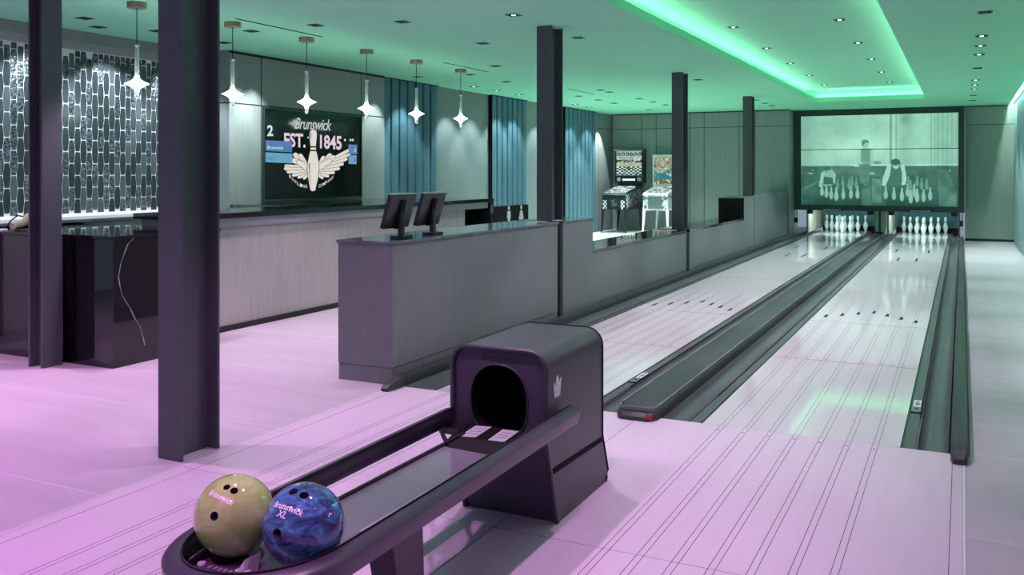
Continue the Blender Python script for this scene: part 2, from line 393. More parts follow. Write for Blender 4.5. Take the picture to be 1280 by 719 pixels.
# tiled wall: long pickets on light grout
b = MB(); b.box(XL - 0.1, XL - 0.014, 3.6, 7.93, 0, H)
b.box(XL - 0.014, XL + 0.05, 3.6, 7.93, 2.745, H, 4); b.box(XL - 0.014, XL + 0.012, 3.6, 7.93, 2.665, 2.745, 5)
pitch, tl = 0.068, 0.235
ncol = int((7.93 - 3.6) / pitch)
for i in range(ncol):
    yc = 3.63 + pitch * i
    z = 0.95 + (tl / 2 if i % 2 else 0) 
    top_end = 2.66 - random.choice([0, 0.0, 0.03])
    while z < top_end:
        z2 = min(z + tl, top_end); wa, wb = 0.0235, 0.0365; g = 0.004; zm = (z + z2) / 2
        if z2 - z > 0.05:
            if z2 - z < tl * 0.7: wa = wb = 0.027
            out = [(yc - wa, z + g), (yc + wa, z + g), (yc + wb, zm - 0.03), (yc + wb, zm + 0.03), (yc + wa, z2 - g), (yc - wa, z2 - g), (yc - wb, zm + 0.03), (yc - wb, zm - 0.03)]
            if out[2][0] < 7.93 and out[6][0] > 3.6:
                r = random.random(); crack = 0.30 + 0.30 * (z > 2.3)
                b.prism([(XL - 0.014, y, q) for y, q in out], (0.0015 + random.random() * 0.0015, 0, 0), 3 if r < crack else (2 if r < crack + 0.2 else 1))
        z = z2
struct('wall_tiled', b, ['grout', 'tile', 'tile2', 'tile3', 'panel', 'shelf'])

# ============================================================ STEEL COLUMNS
def column(x, y, z0, label, along='y', w=0.160, d=0.265):
    t = thing('steel_column', label, 'column', (x, y, z0), 'steel columns')
    tf, tw = 0.016, 0.012
    zt = H - 0.001
    if along == 'y':
        MB().box(x - w / 2, x + w / 2, y, y + tf, z0, zt).build('flange', 'steel', t, bevel=0.002)
        MB().box(x - w / 2, x + w / 2, y + d - tf, y + d, z0, zt).build('flange', 'steel', t, bevel=0.002)
        MB().box(x - tw / 2, x + tw / 2, y + tf, y + d - tf, z0, zt).build('web', 'steel', t)
    else:
        MB().box(x, x + tf, y - w / 2, y + w / 2, z0, zt).build('flange', 'steel', t, bevel=0.002)
        MB().box(x + d - tf, x + d, y - w / 2, y + w / 2, z0, zt).build('flange', 'steel', t, bevel=0.002)
        MB().box(x + tf, x + d - tf, y - tw / 2, y + tw / 2, z0, zt).build('web', 'steel', t)
    return t
column(-3.578, 3.352, 0.001, 'tall dark steel column standing on the tiled floor beside the approach')
column(-6.242, 4.580, 0.001, 'tall dark steel column standing in front of the black marble island', 'x', 0.165, 0.155)
column(-3.580, 7.945, 0.986, 'dark steel column rising from the far end of the reception counter')
column(-3.575, 12.46, 0.646, 'dark steel column rising from the low partition beside the pinball machines')
column(-3.545, 16.93, 1.016, 'thin far dark steel column rising from the raised partition near the pins')

# ============================================================ COUNTERS ALONG THE LANES
CF, CB = -3.477, -3.93
t = thing('reception_counter', 'long dark grey reception counter with two displays on its stone top', 'counter', (-3.7, 6.6, 0))
b = MB(); b.box(CB, CF, 5.2, 8.03, 0.115, 0.955); b.build('body', 'counter', t, bevel=0.003)
MB().box(CB + 0.004, CF - 0.004, 5.204, 8.03, 0.0, 0.112).build('plinth', 'counter', t)
MB().box(CB - 0.01, CF + 0.012, 5.19, 8.03, 0.957, 0.978).build('countertop', 'stone', t, bevel=0.003)
MB().box(CB + 0.03, CF - 0.03, 8.03, 8.15, 0, 0.955).build('recess', 'matte', t)
t = thing('partition_counter', 'dark grey partition stepping down to a low polished ledge before the pinball machines', 'partition', (-3.7, 10.4, 0))
b = MB(); b.prism([(CF, 8.158, 0), (CF, 12.574, 0), (CF, 12.574, 0.60), (CF, 8.955, 0.60), (CF, 8.955, 0.955), (CF, 8.158, 0.955)], (CB - CF, 0, 0)); b.build('body', 'counter', t)
MB().box(CB - 0.01, CF + 0.008, 8.158, 8.955, 0.957, 0.978).build('countertop', 'stone', t, bevel=0.003)
MB().box(CB - 0.01, CF + 0.004, 8.957, 12.574, 0.602, 0.636).build('ledge', 'bartop', t)
MB().box(CB + 0.03, CF - 0.03, 12.576, 12.735, 0, 0.60).build('recess', 'matte', t)
t = thing('partition_counter', 'dark grey partition stepping up to a raised block beside the pin end', 'partition', (-3.7, 16.5, 0))
b = MB(); b.prism([(CF, 12.742, 0), (CF, 20.8, 0), (CF, 20.8, 0.985), (CF, 16.34, 0.985), (CF, 16.34, 0.60), (CF, 12.742, 0.60)], (CB - CF, 0, 0))
b.box(CF, CF + 0.002, 17.2, 17.225, 0, 0.985, 1); b.build('body', ['counter', 'seam'], t)
MB().box(CB - 0.01, CF + 0.004, 12.742, 16.33, 0.602, 0.636).build('ledge', 'bartop', t)
MB().box(CB, CF, 16.332, 16.339, 0.637, 1.0).build('end_panel', 'matte', t)
MB().box(CB - 0.01, CF + 0.008, 16.33, 20.8, 0.987, 1.008).build('countertop', 'counter', t)

# score displays, seen from behind
def display(y, label):
    zc = 0.979
    t = thing('score_display', label, 'display', (-3.58, y, zc), 'score displays on the counter')
    MB().box(-3.63, -3.53, y - 0.075, y + 0.075, zc, zc + 0.022).build('foot', 'black', t, bevel=0.004)
    MB().box(-3.594, -3.566, y - 0.024, y + 0.024, zc + 0.022, zc + 0.19).build('pole', 'black', t, bevel=0.003)
    a = math.radians(17); n = Vector((math.cos(a), 0, -math.sin(a))); up = Vector((math.sin(a), 0, math.cos(a))); o = Vector((-3.602, y, zc + 0.19))
    def slab(w0, w1, h0, h1, d0, d1, mb, m=0):
        pts = [o + Vector((0, w, 0)) + up * h + n * d0 for w, h in ((w0, h0), (w1, h0), (w1, h1), (w0, h1))]
        mb.prism(pts, n * (d1 - d0), m)
    b = MB(); slab(-0.165, 0.165, -0.12, 0.13, -0.018, 0.012, b); c = b.build('housing', 'black', t, bevel=0.006)
    b = MB(); slab(-0.155, 0.155, -0.11, 0.12, -0.020, -0.0185, b); b.build('screen', 'bartop', t)
    b = MB(); slab(-0.028, 0.028, -0.12, 0.09, 0.012, 0.026, b); b.build('bracket', 'matte', t)
    b = MB(); slab(-0.168, 0.168, 0.131, 0.137, -0.018, 0.012, b); b.build('top_edge', 'chrome', t)
display(5.47, 'black score display on a pole, the one nearer the counter end')
display(5.90, 'black score display on a pole, the one further along the counter')

# ============================================================ LANES
def lane(x0, x1, label):
    c = (x0 + x1) / 2
    t = thing('bowling_lane', label, 'bowling lane', (c, 5.2, 0), 'bowling lanes')
    b = MB(); b.box(x0 + 0.002, x1 - 0.002, 5.206, 24.4, -0.149, 0.0)
    for k in range(-3, 4):
        for d in (-0.0135, 0.0135):
            x = c + k * 0.1355 + d; b.box(x - 0.0011, x + 0.0011, 5.207, 11.0, -0.0002, 0.0006, 1)
    for k in range(-18, 19):
        x = c + k * 0.0271 + 0.0135; b.box(x - 0.0006, x + 0.0006, 11.0, 24.3, -0.0002, 0.0004, 1)
    for y in (7.35, 9.30, 12.6, 16.0, 19.6): b.box(x0 + 0.003, x1 - 0.003, y, y + 0.003, -0.0002, 0.0006, 1)
    for k in range(-3, 4):
        x, y = c + k * 0.1385, 10.13 - abs(k) * 0.155
        b.prism([(x - 0.019, y - 0.08, -0.0002), (x + 0.019, y - 0.08, -0.0002), (x + 0.009, y + 0.09, -0.0002), (x - 0.009, y + 0.09, -0.0002)], (0, 0, 0.0011), 2)
    for k in (-16, -13, -10, -7, -5, 5, 7, 10, 13, 16): b.lathe([(0.008, -0.0002), (0.008, 0.0009)], (c + k * 0.0271, 7.42, 0), 10, 1)
    for dx, y in ((-0.27, 18.0), (0.27, 18.0), (-0.14, 16.2), (0.14, 16.2)): b.box(c + dx - 0.014, c + dx + 0.014, y, y + 0.62, -0.0002, 0.0009, 2)
    b.build('lane_surface', ['lane', 'boardline', 'mark'], t)
    b = MB(); b.box(x0 + 0.002, x1 - 0.002, 5.202, 5.2055, -0.02, 0.002); b.build('foul_line', 'mark', t)
lane(-3.142, -2.086, 'pale bowling lane between the grey counters and the middle gutters')
lane(-1.348, -0.292, 'pale bowling lane next to the right-hand gutter and tiled walkway')

def gutter(xa, xb, side, label, sticker):
    """xa the lane edge, xb the cap edge"""
    s = 1 if xb > xa else -1; w = abs(xb - xa)
    t = thing('lane_gutter', label, 'gutter', ((xa + xb) / 2, 5.2, -0.14), 'lane gutters')
    pr = [(0.002, -0.14), (0.002, -0.002), (0.012, -0.001), (0.068, -0.001), (0.070, -0.006), (0.078, -0.006), (0.080, -0.001)]
    for k in range(9):
        a = PI * k / 8; pr.append((0.080 + (w - 0.092) * (1 - math.cos(a)) / 2, -0.004 - 0.045 * math.sin(a)))
    pr += [(w - 0.003, 0.008), (w - 0.002, -0.14)]
    b = MB(); b.ext([(xa + s * q, z) for q, z in pr], 5.204, 23.9); b.build('channel', 'gutter', t, smooth=True)
    b = MB(); b.box(*sorted((xa + s * 0.0015, xa + s * 0.012)), 5.206, 23.6, -0.01, 0.0022); b.build('edge_strip', 'black', t)
    b = MB(); b.box(*sorted((xa + s * 0.066, xa + s * 0.073)), 5.9, 23.6, -0.004, 0.0008); b.build('bumper_slot', 'matte', t)
    if sticker:
        y0 = 6.02
        b = MB(); b.box(*sorted((xa + s * 0.014, xa + s * 0.064)), y0, y0 + 0.32, -0.001, 0.003); b.build('bumper_head', 'capedge', t)
        b = MB(); b.box(*sorted((xa + s * 0.010, xa + s * 0.072)), y0 - 0.02, y0 - 0.004, -0.001, 0.005); b.build('head_stop', 'matte', t)
        c0 = xa + s * 0.04
        b = MB(); b.box(c0 - 0.021, c0 + 0.021, y0 + 0.13, y0 + 0.31, 0.003, 0.0036); k = b.build('sticker', 'white', t)
        b = MB(); b.box(c0 - 0.010, c0 + 0.016, y0 + 0.185, y0 + 0.235, 0.0036, 0.004)
        for q in (0.15, 0.17): b.box(c0 - 0.014, c0 + 0.010, y0 + q, y0 + q + 0.007, 0.0036, 0.004, 1)
        for q in (0.26, 0.28): b.box(c0 - 0.012, c0 + 0.014, y0 + q, y0 + q + 0.008, 0.0036, 0.004, 2)
        b.build('sticker_print', ['stickerteal', 'red', 'mark'], k)
        b = MB(); b.box(c0 - 0.008, c0 + 0.008, y0 + 0.06, y0 + 0.09, 0.003, 0.0045); b.build('catch', 'matte', t)
gutter(-3.142, -3.374, -1, 'dark glossy gutter between the pale lane and the grey counters', False)
gutter(-2.086, -1.853, 1, 'dark glossy gutter with a sticker on the counter side of the middle divider', True)
gutter(-1.348, -1.581, -1, 'dark glossy gutter on the walkway side of the middle divider', False)
gutter(-0.292, -0.062, 1, 'dark glossy gutter with a sticker beside the right walkway', True)

def cap(x0, x1, y0, zt, label, nose=0.16, red=False, groove=False):
    t = thing('lane_divider', label, 'divider', ((x0 + x1) / 2, y0, 0), 'lane dividers')
    zb = -0.14; b = MB(); c = (x0 + x1) / 2; w = (x1 - x0) / 2 - 0.002
    ys = [(y0, 0.62, 0.35), (y0 + 0.02, 0.80, 0.52), (y0 + 0.06, 0.94, 0.74), (y0 + nose, 1.0, 1.0), (21.5, 1.0, 1.0)]
    vs = []; k = 9
    for y, sw, sh in ys:
        z = zt * sh; zl = 0.004 if y < 5.205 else zb
        ww = w * sw
        for q, h in ((-1, None), (-1, 0.55), (-0.93, 0.85), (-0.8, 1.0), (0, 1.0), (0.8, 1.0), (0.93, 0.85), (1, 0.55), (1, None)):
            vs.append((c + q * ww, y, zl if h is None else z * h))
    fs = [(i * k + j, i * k + j + 1, (i + 1) * k + j + 1, (i + 1) * k + j) for i in range(len(ys) - 1) for j in range(k - 1)]
    fs += [tuple(range(k)), tuple(range((len(ys) - 1) * k, len(ys) * k))]
    b.add(vs, fs); b.build('cover', 'cap', t, smooth=True)
    if groove:
        for q in (-0.86, 0.86):
            b = MB(); b.box(c + q * w - 0.006, c + q * w + 0.006, y0 + 0.12, 21.45, zt * 0.9, zt + 0.003); b.build('edge_strip', 'capedge', t)
        b = MB(); b.sweep([(c - w * 0.86, y0 + 0.12, 0), (c - w * 0.80, y0 + 0.062, 0), (c - w * 0.6, y0 + 0.05, 0), (c + w * 0.6, y0 + 0.05, 0), (c + w * 0.80, y0 + 0.062, 0), (c + w * 0.86, y0 + 0.12, 0)],
                          [(-0.005, zt * 0.7), (0.005, zt * 0.7), (0.005, zt * 0.99), (-0.005, zt * 0.99)]); b.build('nose_strip', 'capedge', t)
    if red:
        b = MB(); b.lathe([(0.0, 0), (0.022, 0.004), (0.022, 0.012)], (c + w * 0.62, y0 + 0.006, 0.022), 14, axis='y'); b.build('reflector', 'red', t)
    return t
cap(-1.850, -1.584, 5.08, 0.075, 'wide black divider with rounded nose between the two lanes', red=True, groove=True)
cap(-3.462, -3.377, 5.02, 0.072, 'narrow black divider running along the foot of the grey counter')
cap(-0.058, 0.030, 5.02, 0.085, 'narrow black divider with dark nose along the right tiled walkway')

# ============================================================ PINS
pp = [(0.0255, 0.0), (0.029, 0.004), (0.036, 0.03), (0.048, 0.07), (0.0595, 0.11), (0.0605, 0.125), (0.055, 0.155), (0.042, 0.19), (0.031, 0.22), (0.0245, 0.25), (0.0235, 0.268), (0.026, 0.295), (0.031, 0.32), (0.0322, 0.338), (0.030, 0.358), (0.022, 0.374), (0.010, 0.3805), (0.001, 0.381)]
def pin_proto():
    t = thing('bowling_pin', 'x', 'bowling pin', (0, 0, 0.001))
    b = MB(); b.lathe([(r, h + 0.001) for r, h in pp], n=28); b.build('pin_body', 'pin', t, smooth=True)
    b = MB(); b.lathe([(0.0285, 0.229), (0.0262, 0.242)], n=28, capped=False); b.lathe([(0.0250, 0.250), (0.0248, 0.262)], n=28, capped=False)
    b.build('neck_stripe', 'pinneck', t, smooth=True); return t
proto = None; rown = ['head pin at the point', 'second row', 'third row', 'back row']
for lc, nm in ((-2.614, 'on the lane by the counters'), (-0.82, 'on the lane by the walkway')):
    for r in range(4):
        for k in range(r + 1):
            x = lc + (k - r / 2) * 0.3048; y = 23.40 + r * 0.264
            if r == 0: lb = f'white bowling pin, {rown[0]} {nm}'
            else:
                pos = ['left', 'right'][k] if r == 1 else (['left end', 'middle', 'right end'][k] if r == 2 else ['left end', 'centre left', 'centre right', 'right end'][k])
                lb = f'white bowling pin, {rown[r]} {pos}, {nm}'
            g = 'pins on the lane beside the counters' if lc < -2 else 'pins on the lane beside the walkway'
            if proto is None: proto = pin_proto(); proto.location = (x, y, 0.001); proto['label'] = lb; proto['group'] = g
            else: dup(proto, (x, y, 0.001), lb, g)

# pin end: side panels, curtain, lights
def pit(xl, xr, label, tag_u):
    t = thing('pinsetter_bay', label, 'pinsetter', ((xl + xr) / 2, 23, 0), 'pinsetter bays')
    MB().box(xl, xl + 0.03, 22.0, 25.0, 0.05, 0.72).build('side_panel', 'kick', t, bevel=0.003)
    MB().box(xr - 0.03, xr, 22.0, 25.0, 0.05, 0.72).build('side_panel', 'kick', t, bevel=0.003)
    MB().box(xl - 0.004, xl + 0.034, 21.96, 21.998, 0.03, 0.66).build('panel_trim', 'kick', t, bevel=0.004)
    MB().box(xr - 0.034, xr + 0.004, 21.96, 21.998, 0.03, 0.66).build('panel_trim', 'kick', t, bevel=0.004)
    b = MB(); n = 40; w = xr - xl - 0.08
    pts = [(xl + 0.04 + w * i / n, 24.72 + 0.012 * math.sin(i * 1.3)) for i in range(n + 1)]
    b.add([(x, y, 0.10) for x, y in pts] + [(x, y, 0.74) for x, y in pts], [(i, i + 1, n + 2 + i, n + 1 + i) for i in range(n)]); b.build('pit_curtain', 'teal', t, smooth=True)
    MB().box(xl + 0.035, xr - 0.035, 24.42, 24.95, -0.12, 0.085).build('pit_cushion', 'matte', t)
    MB().box(xl, xr, 21.9, 25.0, 0.74, 0.78).build('top_cover', 'matte', t)
    MB().box(xl + 0.1, xr - 0.1, 22.0, 22.06, 0.69, 0.735).build('pin_light', 'tube', t)
    for x, w_ in ((xl + 0.10, 0.07), (xr - 0.12, 0.08)):
        MB().lathe([(w_ * 0.7, 0.50), (w_, 0.54), (w_, 0.60)], (x, 21.80, 0), 18).build('sensor_cup', 'black', t, smooth=True)
        MB().box(x - 0.03, x + 0.03, 21.77, 21.83, 0.60, 0.74).build('sensor_bracket', 'black', t)
pit(-3.235, -1.72, 'lit pinsetter bay with teal curtain behind the lane beside the counters', 0)
pit(-1.505, -0.045, 'lit pinsetter bay with teal curtain behind the lane beside the walkway', 0)
t = thing('ball_return_door', 'beige upright panel between the two pinsetter bays', 'panel', (-1.62, 21.9, 0))
MB().box(-1.725, -1.51, 21.62, 21.66, 0.012, 0.60).build('door_panel', 'kick', t)
MB().box(-1.655, -1.61, 21.612, 21.619, 0.085, 0.60).build('centre_strip', 'mask', t)
MB().box(-1.71, -1.56, 21.57, 21.61, 0.10, 0.14).build('bump_stop', 'black', t)
for x, lb in ((-3.395, 'black latch with white rod beside the bay near the counters'), (-0.005, 'black latch with white rod beside the bay near the walkway')):
    t = thing('bay_latch', lb, 'latch', (x, 21.6, 0), 'bay latches')
    MB().box(x - 0.05, x + 0.02, 21.56, 21.62, 0.30, 0.42).build('latch_block', 'black', t, bevel=0.004)
    MB().box(x - 0.012, x + 0.012, 21.575, 21.60, -0.149, 0.30).build('rod', 'white', t)
    MB().box(x - 0.012, x + 0.012, 21.575, 21.60, 0.42, 0.595).build('post', 'kick', t)

# ============================================================ MASKING SCREEN WITH OLD PHOTOGRAPH
MY = 21.45
t = thing('masking_screen', 'huge black framed screen showing an old grey picture of men setting pins', 'screen', (-1.69, MY, 0.6))
mx0, mx1, mz0, mz1 = -3.427, 0.043, 0.60, 2.848; sx0, sx1, sz0, sz1 = -3.28, -0.078, 0.718, 2.715
b = MB(); b.box(mx0, sx0, MY - 0.03, MY + 0.08, mz0, mz1); b.box(sx1, mx1, MY - 0.03, MY + 0.08, mz0, mz1)
b.box(sx0, sx1, MY - 0.03, MY + 0.08, mz0, sz0); b.box(sx0, sx1, MY - 0.03, MY + 0.08, sz1, mz1); b.build('frame', 'mask', t)
MB().box(mx0 + 0.02, mx1 - 0.02, MY + 0.081, MY + 0.11, mz0, mz1 - 0.01).build('backing', 'matte', t)
MB().box(sx0, sx1, MY - 0.012, MY - 0.004, 1.952, 1.966).build('panel_joint', 'matte', t)
for xa, lb in ((-2.62, 0), (-0.80, 0)):
    k = MB().box(xa - 0.24, xa + 0.24, MY - 0.034, MY - 0.031, 0.603, 0.633).build('name_strip', 'matte', t)
    b = MB(); q = xa - 0.21
    while q < xa + 0.20:
        w = random.uniform(0.02, 0.05); b.box(q, q + w, MY - 0.0355, MY - 0.0342, 0.612, 0.626); q += w + 0.012
    b.build('strip_lettering', 'white', k)
def old_photo():
    """grey picture, rows of brightness 0..1; x 0..938, y 0..535 as laid out on the screen"""
    W, Hh = 330, 188; yy, xx = np.mgrid[0:Hh, 0:W]; x = xx / (W - 1) * 938; y = yy / (Hh - 1) * 535
    g = 0.80 + 0.0 * x
    rs = np.random.RandomState(3)
    def blur(a, n):
        for _ in range(n): a = (a + np.roll(a, 1, 0) + np.roll(a, -1, 0) + np.roll(a, 1, 1) + np.roll(a, -1, 1)) / 5
        return a
    cl = blur(rs.rand(Hh, W), 60); cl = (cl - cl.mean()) / (cl.std() + 1e-9)
    g = 0.78 + 0.014 * cl - 0.30 * np.clip((230 - np.hypot(x - 180, (y - 60) * 1.3)) / 900, 0, 1) - 0.12 * np.exp(-((x - 20) / 60) ** 2)
    g = g + 0.14 * np.exp(-(((x - 380) / 200) ** 2 + ((y - 190) / 60) ** 2))
    for c, w, d in ((552, 5, .34), (568, 4, -.06), (583, 3, .22), (785, 5, .14), (640, 40, .10)): g -= d * np.exp(-((x - c) / w) ** 2)
    g = np.where(x > 800, g - 0.07 - 0.06 * (np.sin(x / 4.2) > 0.2), g)
    g -= 0.12 * np.exp(-((x - 640) / 40) ** 2 - ((y - 30) / 30) ** 2)
    low = np.clip((y - 300) / 8, 0, 1)
    floor = 0.29 - 0.15 * np.clip((y - 310) / 225, 0, 1) + 0.02 * cl
    floor = floor + 0.10 * np.exp(-((x - 300) / 160) ** 2 - ((y - 330) / 40) ** 2)
    g = g * (1 - low) + floor * low
    g -= 0.20 * np.exp(-((y - 303) / 4) ** 2); g += 0.16 * np.exp(-((y - 297) / 4) ** 2) * (x > 300)
    def ell(cx, cy, rx, ry, val, rot=0.0, soft=1.5):
        nonlocal g
        c, s = math.cos(rot), math.sin(rot); dx, dy = x - cx, y - cy; q = np.hypot((dx * c + dy * s) / rx, (-dx * s + dy * c) / ry)
        a = np.clip((1 - q) * min(rx, ry) / soft + 0.5, 0, 1); g = g * (1 - a) + val * a
    def pol(pts, val, noise=0.0):
        nonlocal g
        ins = np.zeros(x.shape, bool); n = len(pts)
        for i in range(n):
            (xa, ya), (xb, yb) = pts[i], pts[(i + 1) % n]
            if ya == yb: continue
            ins ^= ((ya > y) != (yb > y)) & (x < (xb - xa) * (y - ya) / (yb - ya) + xa)
        g = np.where(ins, val + noise * cl, g)
    # racks and partitions on the floor
    pol([(5, 300), (110, 310), (80, 535), (0, 535)], 0.22, .03); ell(60, 345, 20, 5, .62); ell(75, 325, 10, 4, .5)
    pol([(20, 430), (110, 390), (112, 398), (25, 445)], 0.4); pol([(370, 310), (500, 310), (520, 535), (380, 535)], 0.34, .02)
    pol([(425, 360), (490, 370), (515, 530), (440, 530)], .24); pol([(438, 372), (492, 380), (500, 520), (440, 515)], .42, .05)
    pol([(815, 300), (938, 310), (938, 520), (900, 430), (860, 350), (815, 345)], .22, .02); pol([(822, 320), (880, 330), (925, 450), (930, 535), (830, 535)], .33, .04)
    ell(345, 303, 18, 5, .75); ell(435, 345, 22, 6, .72); ell(890, 330, 5, 8, .6)
    # standing man
    pol([(360, 285), (430, 285), (424, 400), (370, 405)], .40, .02); pol([(352, 205), (378, 200), (442, 200), (448, 270), (425, 292), (358, 290)], .58)
    pol([(352, 205), (372, 202), (370, 270), (385, 290), (365, 292), (350, 250)], .80); pol([(428, 205), (446, 215), (450, 270), (432, 280)], .76)
    pol([(378, 200), (428, 200), (424, 272), (384, 272)], .50); ell(400, 178, 19, 24, .72); ell(398, 160, 22, 14, .42); ell(383, 172, 6, 14, .42); ell(405, 180, 12, 16, .74)
    ell(390, 420, 22, 14, .2); ell(398, 415, 10, 6, .45); ell(470, 282, 26, 9, .5)
    # bending man at left
    pol([(128, 340), (160, 318), (195, 320), (218, 350), (215, 400), (190, 420), (140, 420), (118, 410)], .66); pol([(140, 362), (200, 372), (205, 410), (140, 412)], .24)
    pol([(128, 340), (148, 345), (134, 430), (112, 425)], .74); pol([(200, 340), (216, 345), (216, 405), (203, 405)], .72)
    ell(168, 325, 18, 20, .5); ell(166, 316, 21, 15, .24); ell(172, 336, 11, 10, .66)
    # bending man at right
    pol([(545, 300), (565, 285), (610, 285), (632, 310), (625, 420), (530, 420), (525, 380)], .30); pol([(530, 300), (556, 290), (545, 360), (520, 420), (498, 415), (505, 370)], .82)
    pol([(606, 290), (632, 300), (645, 370), (638, 410), (615, 415), (618, 350)], .82); ell(582, 296, 22, 24, .62); ell(580, 278, 27, 18, .22); pol([(562, 305), (600, 305), (582, 320)], .85)
    # pins
    def pinp(cx, cy, s, val):
        ell(cx + 3, cy + 2, 12.5 * s, 27 * s, .18); ell(cx + 2, cy - 38 * s, 6.5 * s, 16 * s, .2)
        ell(cx, cy, 12 * s, 26 * s, val); ell(cx, cy - 40 * s, 6 * s, 12 * s, val); pol([(cx - 4 * s, cy - 42 * s), (cx + 4 * s, cy - 42 * s), (cx + 9 * s, cy - 12 * s), (cx - 9 * s, cy - 12 * s)], val)
    for cx, cy in ((230, 420), (262, 405), (300, 418), (318, 402), (345, 412), (655, 405), (705, 400), (730, 415), (668, 425), (760, 418)): pinp(cx, cy, .85, .50)
    for cx, cy in ((132, 455), (160, 465), (190, 475), (352, 470), (265, 475), (312, 470), (522, 470), (570, 475), (780, 475), (742, 485), (688, 455), (650, 455)): pinp(cx, cy, 1.0, .68)
    for cx, cy in ((222, 482), (617, 480), (668, 492), (705, 485)): pinp(cx, cy, 1.05, .72)
    g -= 0.10 * np.clip((y - 480) / 55, 0, 1); g += rs.normal(0, .012, g.shape)
    return np.clip(g, 0.03, 1), W, Hh
g, W, Hh = old_photo()
lo, hi = np.array([22, 62, 54.]), np.array([188, 252, 222.])
d = (lo + (hi - lo) * (g[..., None] ** 1.05)) / 255.0
ln = np.where(d <= 0.04045, d / 12.92, ((d + 0.055) / 1.055) ** 2.4)
gx, gz = np.meshgrid(np.linspace(sx0, sx1, W), np.linspace(sz1, sz0, Hh)); off = parent_off(t)
vs = np.stack([gx - off.x, np.full_like(gx, MY - off.y), gz - off.z], -1).reshape(-1, 3)
idx = np.arange(W * Hh).reshape(Hh, W)
fs = np.stack([idx[:-1, :-1], idx[1:, :-1], idx[1:, 1:], idx[:-1, 1:]], -1).reshape(-1, 4)
me = bpy.data.meshes.new('screen_picture'); me.from_pydata(vs.tolist(), [], fs.tolist())
at = me.color_attributes.new('Col', 'FLOAT_COLOR', 'POINT'); at.data.foreach_set('color', np.concatenate([ln.reshape(-1, 3), np.ones((W * Hh, 1))], 1).ravel())
me.materials.append(M['screen']); o = bpy.data.objects.new('screen_picture', me); COL.objects.link(o); o.parent = t

# ============================================================ BALL RETURN
HX0, HX1, HT, HR = -1.937, -1.494, 0.728, 0.078
def yf(z): return 3.345 if z > 0.36 else 3.345 + 0.112 * (0.36 - z) / 0.36
def yb(z): return 3.970 if z > 0.24 else 3.970 + 0.075 * min(1.0, (0.24 - z) / 0.19) - (0.03 * max(0, (0.05 - z)) / 0.05)
def hood_prof(ins=0.0):
    x0, x1, zt, r = HX0 + ins, HX1 - ins, HT - ins, HR - ins * 0.6
    p = [(x0, z) for z in (0.004, 0.025, 0.05, 0.12, 0.24, 0.36, 0.5)]
    p += [(x0 + r - r * math.cos(a), zt - r + r * math.sin(a)) for a in [PI / 2 * i / 8 for i in range(9)]]
    p += [(x1 - r + r * math.sin(a), zt - r + r * math.cos(a)) for a in [PI / 2 * i / 8 for i in range(9)]]
    return p + [(x1, z) for z in (0.5, 0.36, 0.24, 0.12, 0.05, 0.025, 0.004)]
t = thing('ball_return', 'black ball return with rounded hood, round opening and long railed rack', 'ball return', (-1.715, 3.0, 0.0))
RET = t
pr = hood_prof(); n = len(pr); b = MB()
vs = [(x, yf(z), z) for x, z in pr] + [(x, yb(z), z) for x, z in pr]
b.add(vs, [(i, i + 1, n + i + 1, n + i) for i in range(n - 1)]); b.add([vs[n + i] for i in range(n)], [tuple(range(n))])
hood = b.build('hood', 'hood', t, smooth=True)
# front wall with the opening
hc = (-1.7165, 0.512); N = 64
def hole(a):
    c, s = math.cos(a), math.sin(a); q = 3.0
    r = 1.0 / ((abs(c) / 0.132) ** q + (abs(s) / 0.142) ** q) ** (1 / q) if s < 0 else 1.0 / ((abs(c) / 0.132) ** 2.2 + (abs(s) / 0.144) ** 2.2) ** (1 / 2.2)
    return hc[0] + r * c, hc[1] + r * s
ip = [(x, z) for x, z in hood_prof(0.012) if z > 0.355]
ip = [(HX0 + 0.012, 0.352)] + ip + [(HX1 - 0.012, 0.352)]
outer = []
for i in range(len(ip)):
    (xa, za), (xb, zb) = ip[i], ip[(i + 1) % len(ip)]; m_ = max(1, int(math.hypot(xb - xa, zb - za) / 0.03))
    outer += [(xa + (xb - xa) * k / m_, za + (zb - za) * k / m_) for k in range(m_)]
outer.sort(key=lambda p: math.atan2(p[1] - hc[1], p[0] - hc[0]))
hl = [hole(math.atan2(z - hc[1], x - hc[0])) for x, z in outer]; k = len(outer); b = MB(); Y0 = 3.352
b.add([(x, Y0, z) for x, z in outer] + [(x, Y0, z) for x, z in hl], [(i, (i + 1) % k, k + (i + 1) % k, k + i) for i in range(k)])
fr = b.build('front_panel', 'hoodface', t)
b = MB(); b.add([(x, Y0, z) for x, z in hl] + [(x, Y0 + 0.45, z) for x, z in hl], [(i, (i + 1) % k, k + (i + 1) % k, k + i) for i in range(k)] + [tuple(range(k, 2 * k))]); b.build('ball_tunnel', 'matte', t)
b = MB(); rr = [hole(2 * PI * i / 60) for i in range(60)]; b.tube([(x, Y0 - 0.001, z) for x, z in rr] + [(rr[0][0], Y0 - 0.001, rr[0][1])], 0.0045, 8, cap=False); b.build('opening_rim', 'rail', fr, smooth=True)
b = MB(); b.add([(HX0 + 0.012, Y0 + 0.002, 0.352), (HX1 - 0.012, Y0 + 0.002, 0.352), (HX1 - 0.012, yf(0.004) + 0.006, 0.004), (HX0 + 0.012, yf(0.004) + 0.006, 0.004)], [(0, 1, 2, 3)]); b.build('lower_front', 'hoodface', t)
b = MB(); b.tube([(x, yf(z), z) for x, z in hood_prof(0.005)], 0.0105, 8); b.build('front_trim', 'hood', t, smooth=True)
b = MB(); b.tube([(x, yb(z), z) for x, z in hood_prof(0.004)], 0.0085, 8); b.build('rear_trim', 'matte', t, smooth=True)
